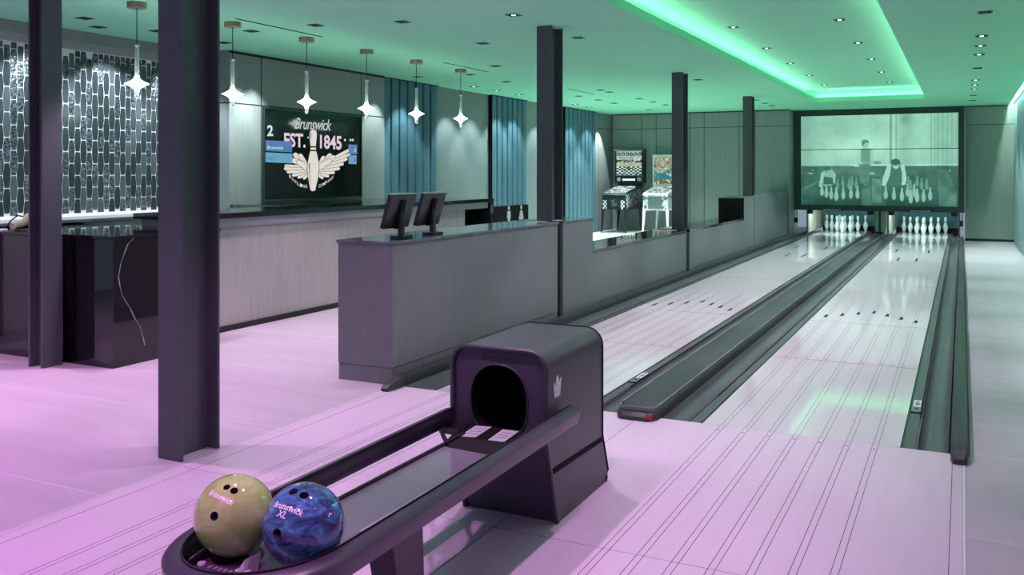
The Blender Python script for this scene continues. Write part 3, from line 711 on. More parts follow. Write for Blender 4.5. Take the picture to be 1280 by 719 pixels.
b = MB(); b.prism([(HX1, 3.372, 0.246), (HX1, 3.366, 0.221), (HX1, 3.985, 0.205), (HX1, 3.972, 0.228)], (0.002, 0, 0)); b.build('side_groove', 'matte', t)
b = MB(); b.box(HX0 + 0.01, HX1 - 0.004, 3.462, 4.0, 0.001, 0.02); b.build('base_trim', 'matte', t)
# lettering above the opening, crown emblem on the side
v, f = text_mesh('Brunswick', 0.040, 0.0012, 0.25); b = MB(); b.add([(hc[0] + x, Y0 - 0.0015, 0.682 + y) for x, y, _ in v], f); b.build('front_lettering', 'black', fr)
b = MB(); b.box(hc[0] - 0.10, hc[0] + 0.07, Y0 - 0.0014, Y0, 0.701, 0.705); b.build('lettering_bar', 'black', fr)
cr = [(-.030, -.034), (.028, -.034), (.036, .018), (.042, .044), (.020, .020), (.014, .050), (.004, .062), (-.008, .050), (-.014, .016), (-.030, .030), (-.040, .042), (-.036, .012)]
b = MB(); b.prism([(HX1 + 0.0005, 3.44 + y, 0.560 + z * 0.9) for y, z in cr], (0.003, 0, 0)); b.build('crown_emblem', 'white', t)
# rails: one loop open at the hood
def loop(xl, xr, yc, z, zl=None):
    zl = z if zl is None else zl; r = (xr - xl) / 2; c = (xl + xr) / 2; p = [(xr, 3.52, z + 0.012)] + [(xr, 3.52 - (3.52 - yc) * q / 8, z + 0.012 * (1 - q / 8)) for q in range(1, 9)]
    for i in range(1, 32):
        a = PI * i / 32; w = (1 - math.cos(a)) / 2; p.append((c + r * math.cos(a), yc - 0.286 * math.sin(a), z + (zl - z) * w))
    return p + [(xl, yc + (3.30 - yc) * q / 8, zl + 0.008 * q / 8) for q in range(9)]
rail_path = loop(-1.922, -1.446, 1.945, 0.0)
prof = [(0.017, 0.455), (0.024, 0.447), (0.022, 0.425), (0.012, 0.395), (-0.012, 0.392), (-0.020, 0.40), (-0.026, 0.455), (-0.024, 0.463), (-0.014, 0.463)]
b = MB(); b.sweep(rail_path, [(-q, w) for q, w in prof]); b.build('rack_rail', 'rail', t, smooth=True)
b = MB(); b.sweep([(x, y, z) for x, y, z in rail_path], [(0.0215, 0.456), (0.026, 0.456), (0.026, 0.468), (0.0215, 0.468)]); b.build('rail_lip', 'black', t)
# inner skirt of the left side, bed of the near end, sloping track
cc = -1.684; arc = [(cc + 0.222 * math.cos(a), 1.945 - 0.268 * math.sin(a)) for a in [PI * i / 24 for i in range(25)]]
b = MB(); b.prism([(x, y, 0.375) for x, y in [(-1.464, 2.09)] + arc + [(-1.905, 2.09)]], (0, 0, 0.022)); b.build('tray_bed', 'tray', t, bevel=0.004)
b = MB(); b.prism([(-1.795, 2.092, 0.391), (-1.475, 2.092, 0.391), (-1.475, 3.10, 0.389), (-1.795, 3.04, 0.389)], (0, 0, 0.007)); b.build('track_plate', 'track', t)
b = MB(); b.box(-1.516, -1.481, 2.10, 3.22, 0.399, 0.446); b.build('track_guide', 'guide', t, bevel=0.004)
b = MB(); b.box(-1.80, -1.787, 2.1, 3.20, 0.39, 0.408); b.build('slot_edge', 'black', t, bevel=0.003)
# near-end details
q = on_z(252, 704, 0.40); b = MB(); b.lathe([(0.012, 0.397), (0.011, 0.402), (0.001, 0.403)], (q.x, q.y, 0), 20); b.build('reset_button', 'white', t, smooth=True)
q = on_z(303.5, 716, 0.405); b = MB(); b.box(q.x - 0.02, q.x + 0.02, q.y - 0.01, q.y + 0.012, 0.397, 0.412); b.build('tray_tag', 'white', t, bevel=0.003)
b = MB()
for i in range(5):
    q = on_z(263 + i * 6.2, 709 + i * 1.5, 0.398); b.box(q.x - 0.005, q.x + 0.004, q.y - 0.008, q.y + 0.008, 0.3972, 0.3988)
b.build('tray_lettering', 'guide', t)
b = MB(); b.tube([on_z(u, v, 0.409) for u, v in ((236, 704), (254, 693), (270, 684))], 0.007, 8); b.tube([on_z(u, v, 0.409) for u, v in ((233, 684), (232, 692), (236, 704))], 0.006, 8); b.build('tray_divider', 'black', t, smooth=True)
b = MB(); b.prism([(-1.700, 1.80, 0.397), (-1.666, 1.80, 0.397), (-1.683, 1.83, 0.436)], (0, 0.06, 0)); b.build('ball_stop', 'shelf', t)
# cards and lift arm in front of the opening
for pts in (((574.3, 545.8), (594.5, 547.2), (614.5, 534.2), (594.5, 532.8)), ((610, 550.6), (630, 553), (648.5, 540), (628.5, 537.4))):
    q = [on_z(u, v, 0.398) for u, v in pts]; b = MB(); b.prism(q, (0, 0, 0.002)); c = b.build('instruction_card', 'white', t); b = MB()
    for i in range(3):
        e0, e1 = q[0].lerp(q[3], 0.25 + i * 0.22), q[1].lerp(q[2], 0.25 + i * 0.22); d0 = (q[3] - q[0]) * 0.06
        b.prism([e0.lerp(e1, 0.15), e0.lerp(e1, 0.85), e0.lerp(e1, 0.85) + d0, e0.lerp(e1, 0.15) + d0], (0, 0, 0.0025))
    b.build('card_lines', 'shelf', c)
b = MB(); b.prism([(-1.81, 3.03, 0.388), (-1.475, 3.00, 0.388), (-1.475, 3.342, 0.388), (-1.86, 3.342, 0.388)], (0, 0, 0.009)); b.build('deck_plate', 'matte', t)
b = MB(); b.tube([(-1.93, 3.28, 0.405), (-1.86, 3.14, 0.405), (-1.78, 3.04, 0.405)], 0.009, 8); b.box(-1.935, -1.84, 3.24, 3.34, 0.375, 0.40); b.build('lift_arm', 'black', t)
b = MB(); b.lathe([(0.004, -0.002), (0.004, 0.004)], (-1.755, 3.70, 0.45), 8, axis='y'); b.build('sensor_light', emat('sensor_red', (0.5, 0.02, 0.1), 0.5), t)
# leg
b = MB(); b.add([(-1.66, 2.31, 0.392), (-1.555, 2.31, 0.392), (-1.555, 2.50, 0.392), (-1.66, 2.50, 0.392), (-1.65, 2.40, 0.004), (-1.56, 2.40, 0.004), (-1.56, 2.53, 0.004), (-1.65, 2.53, 0.004)],
                  [(0, 1, 2, 3), (4, 7, 6, 5), (0, 4, 5, 1), (1, 5, 6, 2), (2, 6, 7, 3), (3, 7, 4, 0)]); b.build('leg', 'rail', t, bevel=0.006)
b = MB(); b.box(-1.68, -1.53, 2.37, 2.56, 0.0035, 0.014); b.build('foot', 'rail', t, bevel=0.003)

# ============================================================ BALLS
R = 0.108
def ball(cen, label, matname, holes, writing):
    me = bpy.data.meshes.new('ball'); bm = bmesh.new(); bmesh.ops.create_uvsphere(bm, u_segments=96, v_segments=64, radius=R); bm.to_mesh(me); bm.free()
    me.materials.append(M[matname]); me.materials.append(M['tray'])
    t = thing('bowling_ball', label, 'bowling ball', cen)
    o = bpy.data.objects.new('ball_shell', me); COL.objects.link(o); o.parent = t; o.location = (0, 0, 0)
    tmp = []
    dirs = {}
    def hit(u, v):
        d = Vector(_ray(u, v)); o0 = Vector((0, 0, CAMH)) - Vector(cen); a = d.dot(d); bb = 2 * o0.dot(d); c = o0.dot(o0) - R * R
        q = max(0.0, bb * bb - 4 * a * c); return (o0 + d * ((-bb - math.sqrt(q)) / (2 * a))).normalized()
    for (u, v, r) in holes:
        d = hit(u, v); c = MB(); c.lathe([(r, 0.0), (r, 0.06)], n=24); ob = c.build('cut', ['tray'])
        ob.rotation_euler = d.to_track_quat('Z', 'Y').to_euler(); ob.location = Vector(cen) + d * (R - 0.045); tmp.append(ob)
    for ob in tmp:
        md = o.modifiers.new('cut', 'BOOLEAN'); md.operation = 'DIFFERENCE'; md.object = ob; md.solver = 'EXACT'
        try: md.material_mode = 'TRANSFER'
        except Exception: pass
    bpy.context.view_layer.update(); dg = bpy.context.evaluated_depsgraph_get()
    me2 = bpy.data.meshes.new_from_object(o.evaluated_get(dg)); o.modifiers.clear(); o.data = me2
    for ob in tmp: bpy.data.objects.remove(ob)
    for p in me2.polygons: p.use_smooth = True
    try: me2.set_sharp_from_angle(angle=math.radians(35))
    except Exception: pass
    for (txt, u0, v0, u1, v1, size) in writing:
        d = hit((u0 + u1) / 2, (v0 + v1) / 2); ex = (hit(u1, v1) - hit(u0, v0)).normalized(); ey = d.cross(ex).normalized()
        v, f = text_mesh(txt, size, 0.0006, 0.2); b = MB(); vs = []
        for x, y, _ in v: vs.append(Vector(cen) + (d * R + ex * x + ey * y).normalized() * (R + 0.0004))
        b.add(vs, f); b.build('ball_lettering', 'white', t, fix=False)
    return t
BZ = 0.397 + R + 0.001
ball((-1.790, 1.906, 0.510), 'khaki beige swirled bowling ball at the end of the rack', 'ballA',
     [(283.5, 609, 0.0095), (292.6, 613.5, 0.0105), (267.6, 645.4, 0.0115)], [('Brunswick', 262, 615, 288, 627, 0.021)])
ball((-1.575, 1.935, 0.510), 'blue and purple marbled bowling ball beside the khaki one', 'ballB',
     [(366.5, 614.5, 0.0125), (380, 619, 0.0125), (346, 667.6, 0.0135)], [('Brunswick', 345, 630, 372, 639, 0.024), ('XL', 347, 641.5, 357, 645, 0.024), ('r', 408, 642, 416, 644, 0.024)])

# ============================================================ BAR, ISLAND, BACK COUNTERS
t = thing('marble_island', 'glossy black marble island with pale veins behind the steel column', 'island', (-6.4, 5.2, 0))
MB().box(-7.6, -5.61, 4.725, 5.80, 0.0, 0.955).build('body', 'marble', t, bevel=0.002)
MB().box(-7.6, -5.60, 4.715, 5.80, 0.957, 0.978).build('top', 'marble', t, bevel=0.002)
vp = [(196, 305), (186, 322), (172, 348), (160, 378), (156, 398), (168, 412), (178, 428), (186, 446)]
b = MB(); q = [on_x(u, v, -5.609) for u, v in ((168, 297), (160, 305), (155, 318), (151, 330), (148, 346), (150, 358), (153, 370), (163, 386), (169, 399), (175, 408), (179, 422), (181, 432))]
for i in range(len(q) - 1):
    w = (0.003, 0.005, 0.0022)[i % 3]; a, c = q[i], q[i + 1]; b.poly([a + Vector((0, -w, 0)), a + Vector((0, w, 0)), c + Vector((0, w * 0.8, 0)), c + Vector((0, -w * 0.8, 0))])
b.build('stone_vein', 'shelf', t, fix=False)
t = thing('bar_counter', 'long bar with black stone top and pale wood front below the pendants', 'bar', (-6.3, 8.7, 0))
MB().box(-6.62, -6.03, 5.95, 10.77, 0.0, 0.945).build('front_panel', 'barwood', t)
MB().box(-6.66, -6.012, 5.92, 11.40, 0.947, 1.028).build('apron', 'shelf', t)
MB().box(-6.74, -5.98, 5.89, 11.53, 1.03, 1.08).build('bar_top', 'bartop', t, bevel=0.003)
MB().box(-6.74, -5.98, 11.43, 11.53, 0.0, 1.029).build('end_leg', 'bartop', t, bevel=0.003)
MB().box(-6.60, -6.50, 10.77, 11.43, 0.0, 0.945).build('knee_panel', 'matte', t)
MB().box(-6.60, -5.99, 5.895, 5.945, 0.0, 0.90).build('near_end_panel', 'bartop', t)
b = MB(); b.box(-6.035, -6.005, 5.96, 10.77, 0.0, 0.05); b.build('kick_strip', 'seam', t)
t = thing('back_counter', 'black topped back counter under the wall television', 'counter', (-7.1, 9.5, 0))
MB().box(-7.52, -6.80, 7.96, 11.05, 0.0, 1.04).build('body', 'counter', t)
MB().box(-7.525, -6.76, 7.95, 11.06, 1.042, 1.079).build('top', 'bartop', t)
t = thing('back_counter', 'pale grey back counter with lit edge below the tiled wall', 'counter', (-7.5, 5.8, 0))
MB().box(-7.85, -7.30, 5.83, 7.90, 0.0, 0.99).build('body', 'shelf', t)
MB().box(-7.85, -7.28, 4.2, 7.90, 0.992, 1.018).build('top', 'shelf', t, bevel=0.002)
MB().box(-7.85, -7.62, 4.2, 5.82, 0.0, 0.99).build('back_body', 'shelf', t)
MB().box(-7.85, -7.80, 4.2, 7.90, 1.019, 1.045).build('edge_light', 'linelamp', t)
t = thing('beige_ornament', 'pale beige knotted ornament with dark twigs on the black island', 'ornament', (-6.9, 5.0, 0.979))
p0 = on_z(14, 288, 0.979)
b = MB(); q = [on_z(u, v, 0.979) + Vector((0, 0, z)) for u, v, z in ((16, 288, .03), (20, 287, .036), (26, 286, .034), (31, 285, .05), (35, 284, .085), (38, 284, .06))]
b.tube(q, [0.024, 0.034, 0.026, 0.032, 0.036, 0.02], 10); b.build('knot', 'beige', t, smooth=True)
b = MB(); q = [on_z(u, v, 0.979) + Vector((0, 0, z)) for u, v, z in ((2, 289, .01), (8, 288, .03), (14, 286, .07), (22, 285, .105), (30, 284, .09))]
b.tube(q, 0.006, 8); b.build('twig', 'matte', t, smooth=True)
b = MB(); q = [on_z(u, v, 0.979) + Vector((0, 0, z)) for u, v, z in ((-4, 290, .012), (3, 290, .016), (8, 289.5, .012))]
b.tube(q, 0.012, 8); b.build('pale_root', 'white', t, smooth=True)
t = thing('restroom_sign', 'low black sign block with white man and woman figures beside the bar end', 'sign', (-6.03, 12.0, 0))
MB().box(-6.10, -6.0, 11.60, 12.72, 0.0, 0.955).build('sign_board', 'matte', t)
def figure(y, woman):
    b = MB(); X = -5.9995; z = 0.77; s = 1.0
    b.prism([(X, y + 0.030 * math.cos(a), z + 0.152 + 0.034 * math.sin(a)) for a in [2 * PI * i / 14 for i in range(14)]], (0.004, 0, 0))
    if woman: o_ = [(-.035, .105), (.035, .105), (.085, -.03), (.03, -.03), (.028, -.09), (-.028, -.09), (-.03, -.03), (-.085, -.03)]
    else: o_ = [(-.05, .108), (.05, .108), (.055, .0), (.03, .0), (.034, -.10), (.006, -.10), (0, .0), (-.006, -.10), (-.034, -.10), (-.03, .0), (-.055, .0)]
    b.prism([(X, y + q, z + w) for q, w in o_], (0.004, 0, 0)); return b
figure(12.04, False).build('man_figure', 'white', t); figure(12.46, True).build('woman_figure', 'white', t)

# ============================================================ WALL TELEVISION
t = thing('wall_television', 'large wall television showing a winged bowling pin on black', 'television', (TW, 9.47, 1.67))
ty0, ty1, tz0, tz1 = 8.475, 10.475, 1.098, 2.242
b = MB(); b.box(TW + 0.003, TW + 0.03, ty0, ty0 + 0.018, tz0, tz1); b.box(TW + 0.003, TW + 0.03, ty1 - 0.018, ty1, tz0, tz1)
b.box(TW + 0.003, TW + 0.03, ty0 + 0.018, ty1 - 0.018, tz0, tz0 + 0.02); b.box(TW + 0.003, TW + 0.03, ty0 + 0.018, ty1 - 0.018, tz1 - 0.025, tz1); b.build('frame', 'mask', t, bevel=0.003)
XS = TW + 0.012
b = MB(); b.box(TW + 0.003, XS, ty0 + 0.018, ty1 - 0.018, tz0 + 0.02, tz1 - 0.025, 0); b.build('screen', 'tvglass', t)
PB = MB()
def tp(zx, zy, lay=0):   # a point of the picture, in pixels of a magnified view of it
    p = on_x(320 + zx / 5.53, 130 + zy / 5.53, XS); return Vector((XS + 0.0006 * (lay + 1), p.y, p.z))
def tpoly(pts, c, lay): PB.poly([tp(x, y, lay) for x, y in pts], 0, c)
def tquad(x0, y0, x1, y1, c, lay, sl=0.05): tpoly([(x0, y0), (x1, y0 + sl * (x1 - x0)), (x1, y1 + sl * (x1 - x0)), (x0, y1)], c, lay)
def ttext(txt, x0, y0, x1, y1, hgt, c, lay, bold=0.0, shear=0.0, space=1.0):
    v, f = text_mesh(txt, 1.0, bold, shear, space); xs = [p[0] for p in v]; ys = [p[1] for p in v]; w = max(xs) - min(xs); hh = max(ys) - min(ys)
    vs = []
    for x, y, _ in v:
        q = (x - min(xs)) / w; r = (y - min(ys)) / hh; vs.append(tp(x0 + (x1 - x0) * q, y0 + (y1 - y0) * q - hgt * r, lay))
    PB.add(vs, f, 0, c)
cream, pinkish, ice, blue, blue2 = lin(222, 218, 206), lin(222, 200, 214), lin(196, 228, 240), lin(74, 122, 168), lin(104, 160, 192)
ttext('Brunswick', 268, 172, 522, 186, 78, lin(196, 200, 204), 1, 0.006, 0.35, 0.92)
ttext('EST.', 194, 296, 342, 304, 98, pinkish, 1, 0.03)
ttext('1845', 442, 308, 592, 318, 96, pinkish, 1, 0.03)
ttext('2', 76, 222, 118, 222, 76, ice, 2, 0.03)
# wings: feathers fanned from the pin
def wing(sgn):
    dk = lin(30, 28, 30)
    if sgn < 0: F = [((345, 440), (262, 340), 34), ((346, 428), (300, 345), 30), ((348, 440), (196, 428), 22), ((350, 455), (192, 446), 20), ((352, 468), (212, 470), 20), ((353, 480), (248, 494), 19), ((354, 490), (286, 510), 18), ((356, 492), (326, 520), 17), ((348, 425), (245, 385), 34), ((350, 440), (280, 395), 30)]
    else: F = [((440, 440), (520, 345), 34), ((440, 430), (470, 360), 28), ((438, 430), (655, 312), 20), ((438, 440), (652, 345), 21), ((438, 450), (632, 378), 21), ((437, 460), (606, 412), 21), ((436, 470), (580, 445), 20), ((436, 480), (545, 474), 19), ((435, 488), (505, 500), 18), ((434, 494), (465, 516), 17), ((440, 425), (545, 362), 32), ((438, 440), (520, 385), 30)]
    for n_, ((xa, ya), (xb, yb_), wd) in enumerate(F):
        L = math.hypot(xb - xa, yb_ - ya); ux, uy = (xb - xa) / L, (yb_ - ya) / L; nx, ny = -uy, ux
        for gr, cc_ in ((2.6, dk), (0, cream)):
            pts = []
            for k_ in range(15):
                a_ = PI * k_ / 14; pts.append((xb - ux * wd * 0.6 + ux * (wd * 0.6 + gr) * math.sin(a_) + nx * (wd * 0.5 + gr) * math.cos(a_), yb_ - uy * wd * 0.6 + uy * (wd * 0.6 + gr) * math.sin(a_) + ny * (wd * 0.5 + gr) * math.cos(a_)))
            pts += [(xa - nx * (wd * 0.62 + gr), ya - ny * (wd * 0.62 + gr)), (xa + nx * (wd * 0.62 + gr), ya + ny * (wd * 0.62 + gr))]
            PB.poly([tp(x, y, 0.6 + 0.14 * n_ + (0.07 if gr == 0 else 0)) for x, y in pts], 0, cc_)
wing(-1); wing(1)
pinl = [(372, 192), (380, 182), (394, 177), (408, 180), (416, 190), (419, 215), (416, 255), (412, 290), (414, 322), (424, 360), (433, 410), (434, 455), (426, 520), (412, 575), (408, 598), (388, 603), (376, 596), (370, 570), (360, 515), (354, 455), (358, 400), (368, 350), (376, 318), (376, 290), (371, 245), (369, 212)]
tpoly([(x + (x - 394) * 0.09, y + (6 if y > 400 else -4)) for x, y in pinl], lin(24, 24, 26), 3); tpoly(pinl, cream, 4)
tquad(368, 291, 419, 301, lin(24, 24, 26), 5, 0.02); tquad(368, 316, 420, 326, lin(24, 24, 26), 5, 0.02)
tpoly([(364, 420), (372, 400), (370, 500), (380, 570), (368, 520)], lin(70, 60, 66), 5); tpoly([(374, 200), (380, 195), (380, 240), (376, 240)], lin(90, 80, 80), 5)
for i, ch in enumerate('BOWLING'):
    q = i / 6; x = 236 + 110 * q; y = 510 + 72 * math.sin(q * PI / 2) ** 0.9
    ttext(ch, x - 7, y - 3, x + 7, y + 7 - 7 * q, 22, cream, 1, 0.01, 0.0, 1.0)
for i, ch in enumerate('COMPANY'):
    q = i / 6; x = 438 + 92 * q; y = 578 - 58 * q ** 1.3
    ttext(ch, x - 6, y + 2 + 2 * q, x + 7, y - 3 - 3 * q, 22, cream, 1, 0.01)
tquad(64, 250, 248, 325, blue, 6); tquad(64, 334, 250, 402, blue2, 6); tquad(68, 254, 246, 282, lin(92, 122, 176), 7)
ttext('Brunswick', 76, 312, 188, 316, 26, ice, 8, 0.01); ttext('Chris', 76, 384, 128, 386, 20, lin(50, 90, 120), 8)
tquad(638, 280, 697, 346, lin(96, 128, 176), 6); tquad(638, 353, 693, 414, blue2, 6); ttext('3', 676, 332, 688, 333, 24, ice, 8, 0.02); ttext('3', 672, 398, 686, 399, 22, lin(60, 90, 130), 8, 0.02)
for x0 in (608, 646, 662): tquad(x0, 242, x0 + 12, 256, ice, 3)
tpoly([(205, 460), (215, 456), (212, 474)], pinkish, 1)
for x0, y0 in ((352, 232), (400, 230)): tpoly([(x0, y0), (x0 + 10, y0 - 8), (x0 + 10, y0 + 10)], ice, 6)
PB.build('screen_graphics', 'tvpic', t, fix=False)

# ============================================================ CURTAINS
def curtain(X, y0, y1, npl, face, label, cm='curtain', top=H - 0.012, bot=0.02, depth=0.07):
    t = thing('wall_curtain', label, 'curtain', (X, (y0 + y1) / 2, bot), 'blue wall curtains'); b = MB(); w = (y1 - y0) / npl; pts = []
    for i in range(npl):
        a = y0 + i * w
        pts += [(0.0, a), (depth * 0.9, a + 0.012), (depth, a + 0.03), (depth, a + w * 0.55), (depth * 0.75, a + w * 0.9), (0.015, a + w - 0.006)]
    pts.append((0.0, y1)); n = len(pts)
    b.add([(X + face * q, y, bot) for q, y in pts] + [(X + face * q, y, top) for q, y in pts], [(i, i + 1, n + i + 1, n + i) for i in range(n - 1)])
    b.build('pleated_cloth', cm, t)
    b = MB(); b.box(*sorted((X, X + face * (depth + 0.005))), y0 - 0.014, y0 - 0.003, bot, top); b.build('edge_shadow', 'matte', t)  # black strip in place of the shadowed gap beside the cloth
    b = MB(); b.box(*sorted((X, X + face * (depth + 0.01))), y0, y1, top + 0.001, top + 0.010); b.build('curtain_track', 'matte', t)
curtain(CW + 0.002, 11.12, 12.68, 7, 1, 'blue pleated curtain next to the television wall')
curtain(CW + 0.002, 14.56, 16.05, 7, 1, 'blue pleated curtain behind the restroom sign')
curtain(CW + 0.002, 17.93, 19.80, 8, 1, 'blue pleated curtain nearest the pinball machines')
curtain(XR - 0.002, 14.0, 21.2, 22, -1, 'pale blue pleated curtain on the side wall by the walkway', 'curtain_pale')

# ============================================================ PINBALL MACHINES
def art(kind, n, m):
    """small printed picture as rows of colours"""
    rs = np.random.RandomState(11 if kind == 'a' else 23); yy, xx = np.mgrid[0:m, 0:n]; x = xx / n; y = yy / m
    def blur(a, q):
        for _ in range(q): a = (a + np.roll(a, 1, 0) + np.roll(a, -1, 0) + np.roll(a, 1, 1) + np.roll(a, -1, 1)) / 5
        return a
    no = blur(rs.rand(m, n), 2); no = (no - no.min()) / (no.max() - no.min()); im = np.zeros((m, n, 3))
    if kind == 'a':
        base = np.array([0.55, 0.68, 0.60]); im[:] = base * (0.35 + 0.9 * no[..., None])
        t_ = y < 0.22; ring = (np.abs(np.hypot((x * 6) % 1 - 0.5, (y - 0.11) * 6) - 0.33) < 0.12); im[t_ & ring] = (0.02, 0.03, 0.03)
        band = (y > 0.36) & (y < 0.46); im[band & (no < 0.6)] = (0.02, 0.03, 0.03)
        mid = (y > 0.46) & (y < 0.62); im[mid] = (np.array([0.60, 0.62, 0.40]) * (0.5 + 0.7 * no[..., None]))[mid]
        lowm = y >= 0.62; chk = ((np.floor(x * 11) + np.floor(y * 16)) % 2 == 0); im[lowm] = (0.03, 0.05, 0.05); im[lowm & chk & (no > 0.3)] = (0.62, 0.75, 0.72)
    elif kind == 'b':
        im[:] = np.array([0.42, 0.40, 0.28]) * (0.3 + 1.1 * no[..., None]); q = (y > 0.5 + 0.1 * np.sin(x * 7)) & (y < 0.82); im[q] = (np.array([0.03, 0.24, 0.30]) * (0.5 + no[..., None]))[q]
        q = y >= 0.82; im[q] = (np.array([0.24, 0.15, 0.09]) * (0.5 + no[..., None]))[q]; im[(no > 0.72)] = (0.75, 0.72, 0.62); im[(no < 0.22)] = (0.02, 0.04, 0.03)
        im[(np.abs(y - 0.62 + 0.25 * (x - 0.6)) < 0.03) & (x > 0.5)] = (0.6, 0.5, 0.35)
    elif kind == 'play':
        im[:] = np.array([0.45, 0.55, 0.52]) * (0.15 + 1.2 * no[..., None]); im[no < 0.34] = (0.02, 0.03, 0.03); im[no > 0.75] = (0.85, 0.9, 0.85)
    elif kind == 'side':
        im[:] = (0.012, 0.014, 0.016); im[no > 0.58] = (0.28, 0.30, 0.32); im[(y > 0.65) & (no > 0.5)] = (0.20, 0.10, 0.12)
        chk = ((np.floor(x * 16) + np.floor(y * 7)) % 2 == 0) & (x < 0.15); im[chk] = (0.7, 0.75, 0.72)
    elif kind == 'front':
        im[:] = (0.012, 0.014, 0.016); chk = ((np.floor(x * 14) + np.floor(y * 7)) % 2 == 0) & ((x < 0.16) | (x > 0.80)) & (y > 0.3); im[chk] = (0.7, 0.78, 0.74); im[(np.hypot(x - .5, (y - .5) * .8) < .2) & (no > .6)] = (.1, .12, .12)
    elif kind == 'silver':
        im[:] = np.array([0.45, 0.50, 0.47]) * (0.75 + 0.4 * no[..., None]); im[no < 0.25] = (0.05, 0.07, 0.06); im[(np.abs(x - y) < .08) & (no > .4)] = (.1, .1, .1)
    return im
def art_panel(name, kind, P00, P10, P01, n, m, matn, parent):
    """picture spread over the panel with corners P00 (top left), P10 (top right), P01 (bottom left)"""
    im = art(kind, n, m); P00, P10, P01 = Vector(P00), Vector(P10), Vector(P01); b = MB(); vs = []
    for j in range(m + 1):
        for i in range(n + 1): vs.append(P00 + (P10 - P00) * (i / n) + (P01 - P00) * (j / m))
    k = len(b.v); b.v += [tuple(p) for p in vs]
    for j in range(m):
        for i in range(n):
            a = j * (n + 1) + i; b.f.append((a, a + 1, a + n + 2, a + n + 1)); b.m.append(0); b.c.append(tuple(float(q) for q in im[j, i]))
    return b.build(name, matn, parent, fix=False)
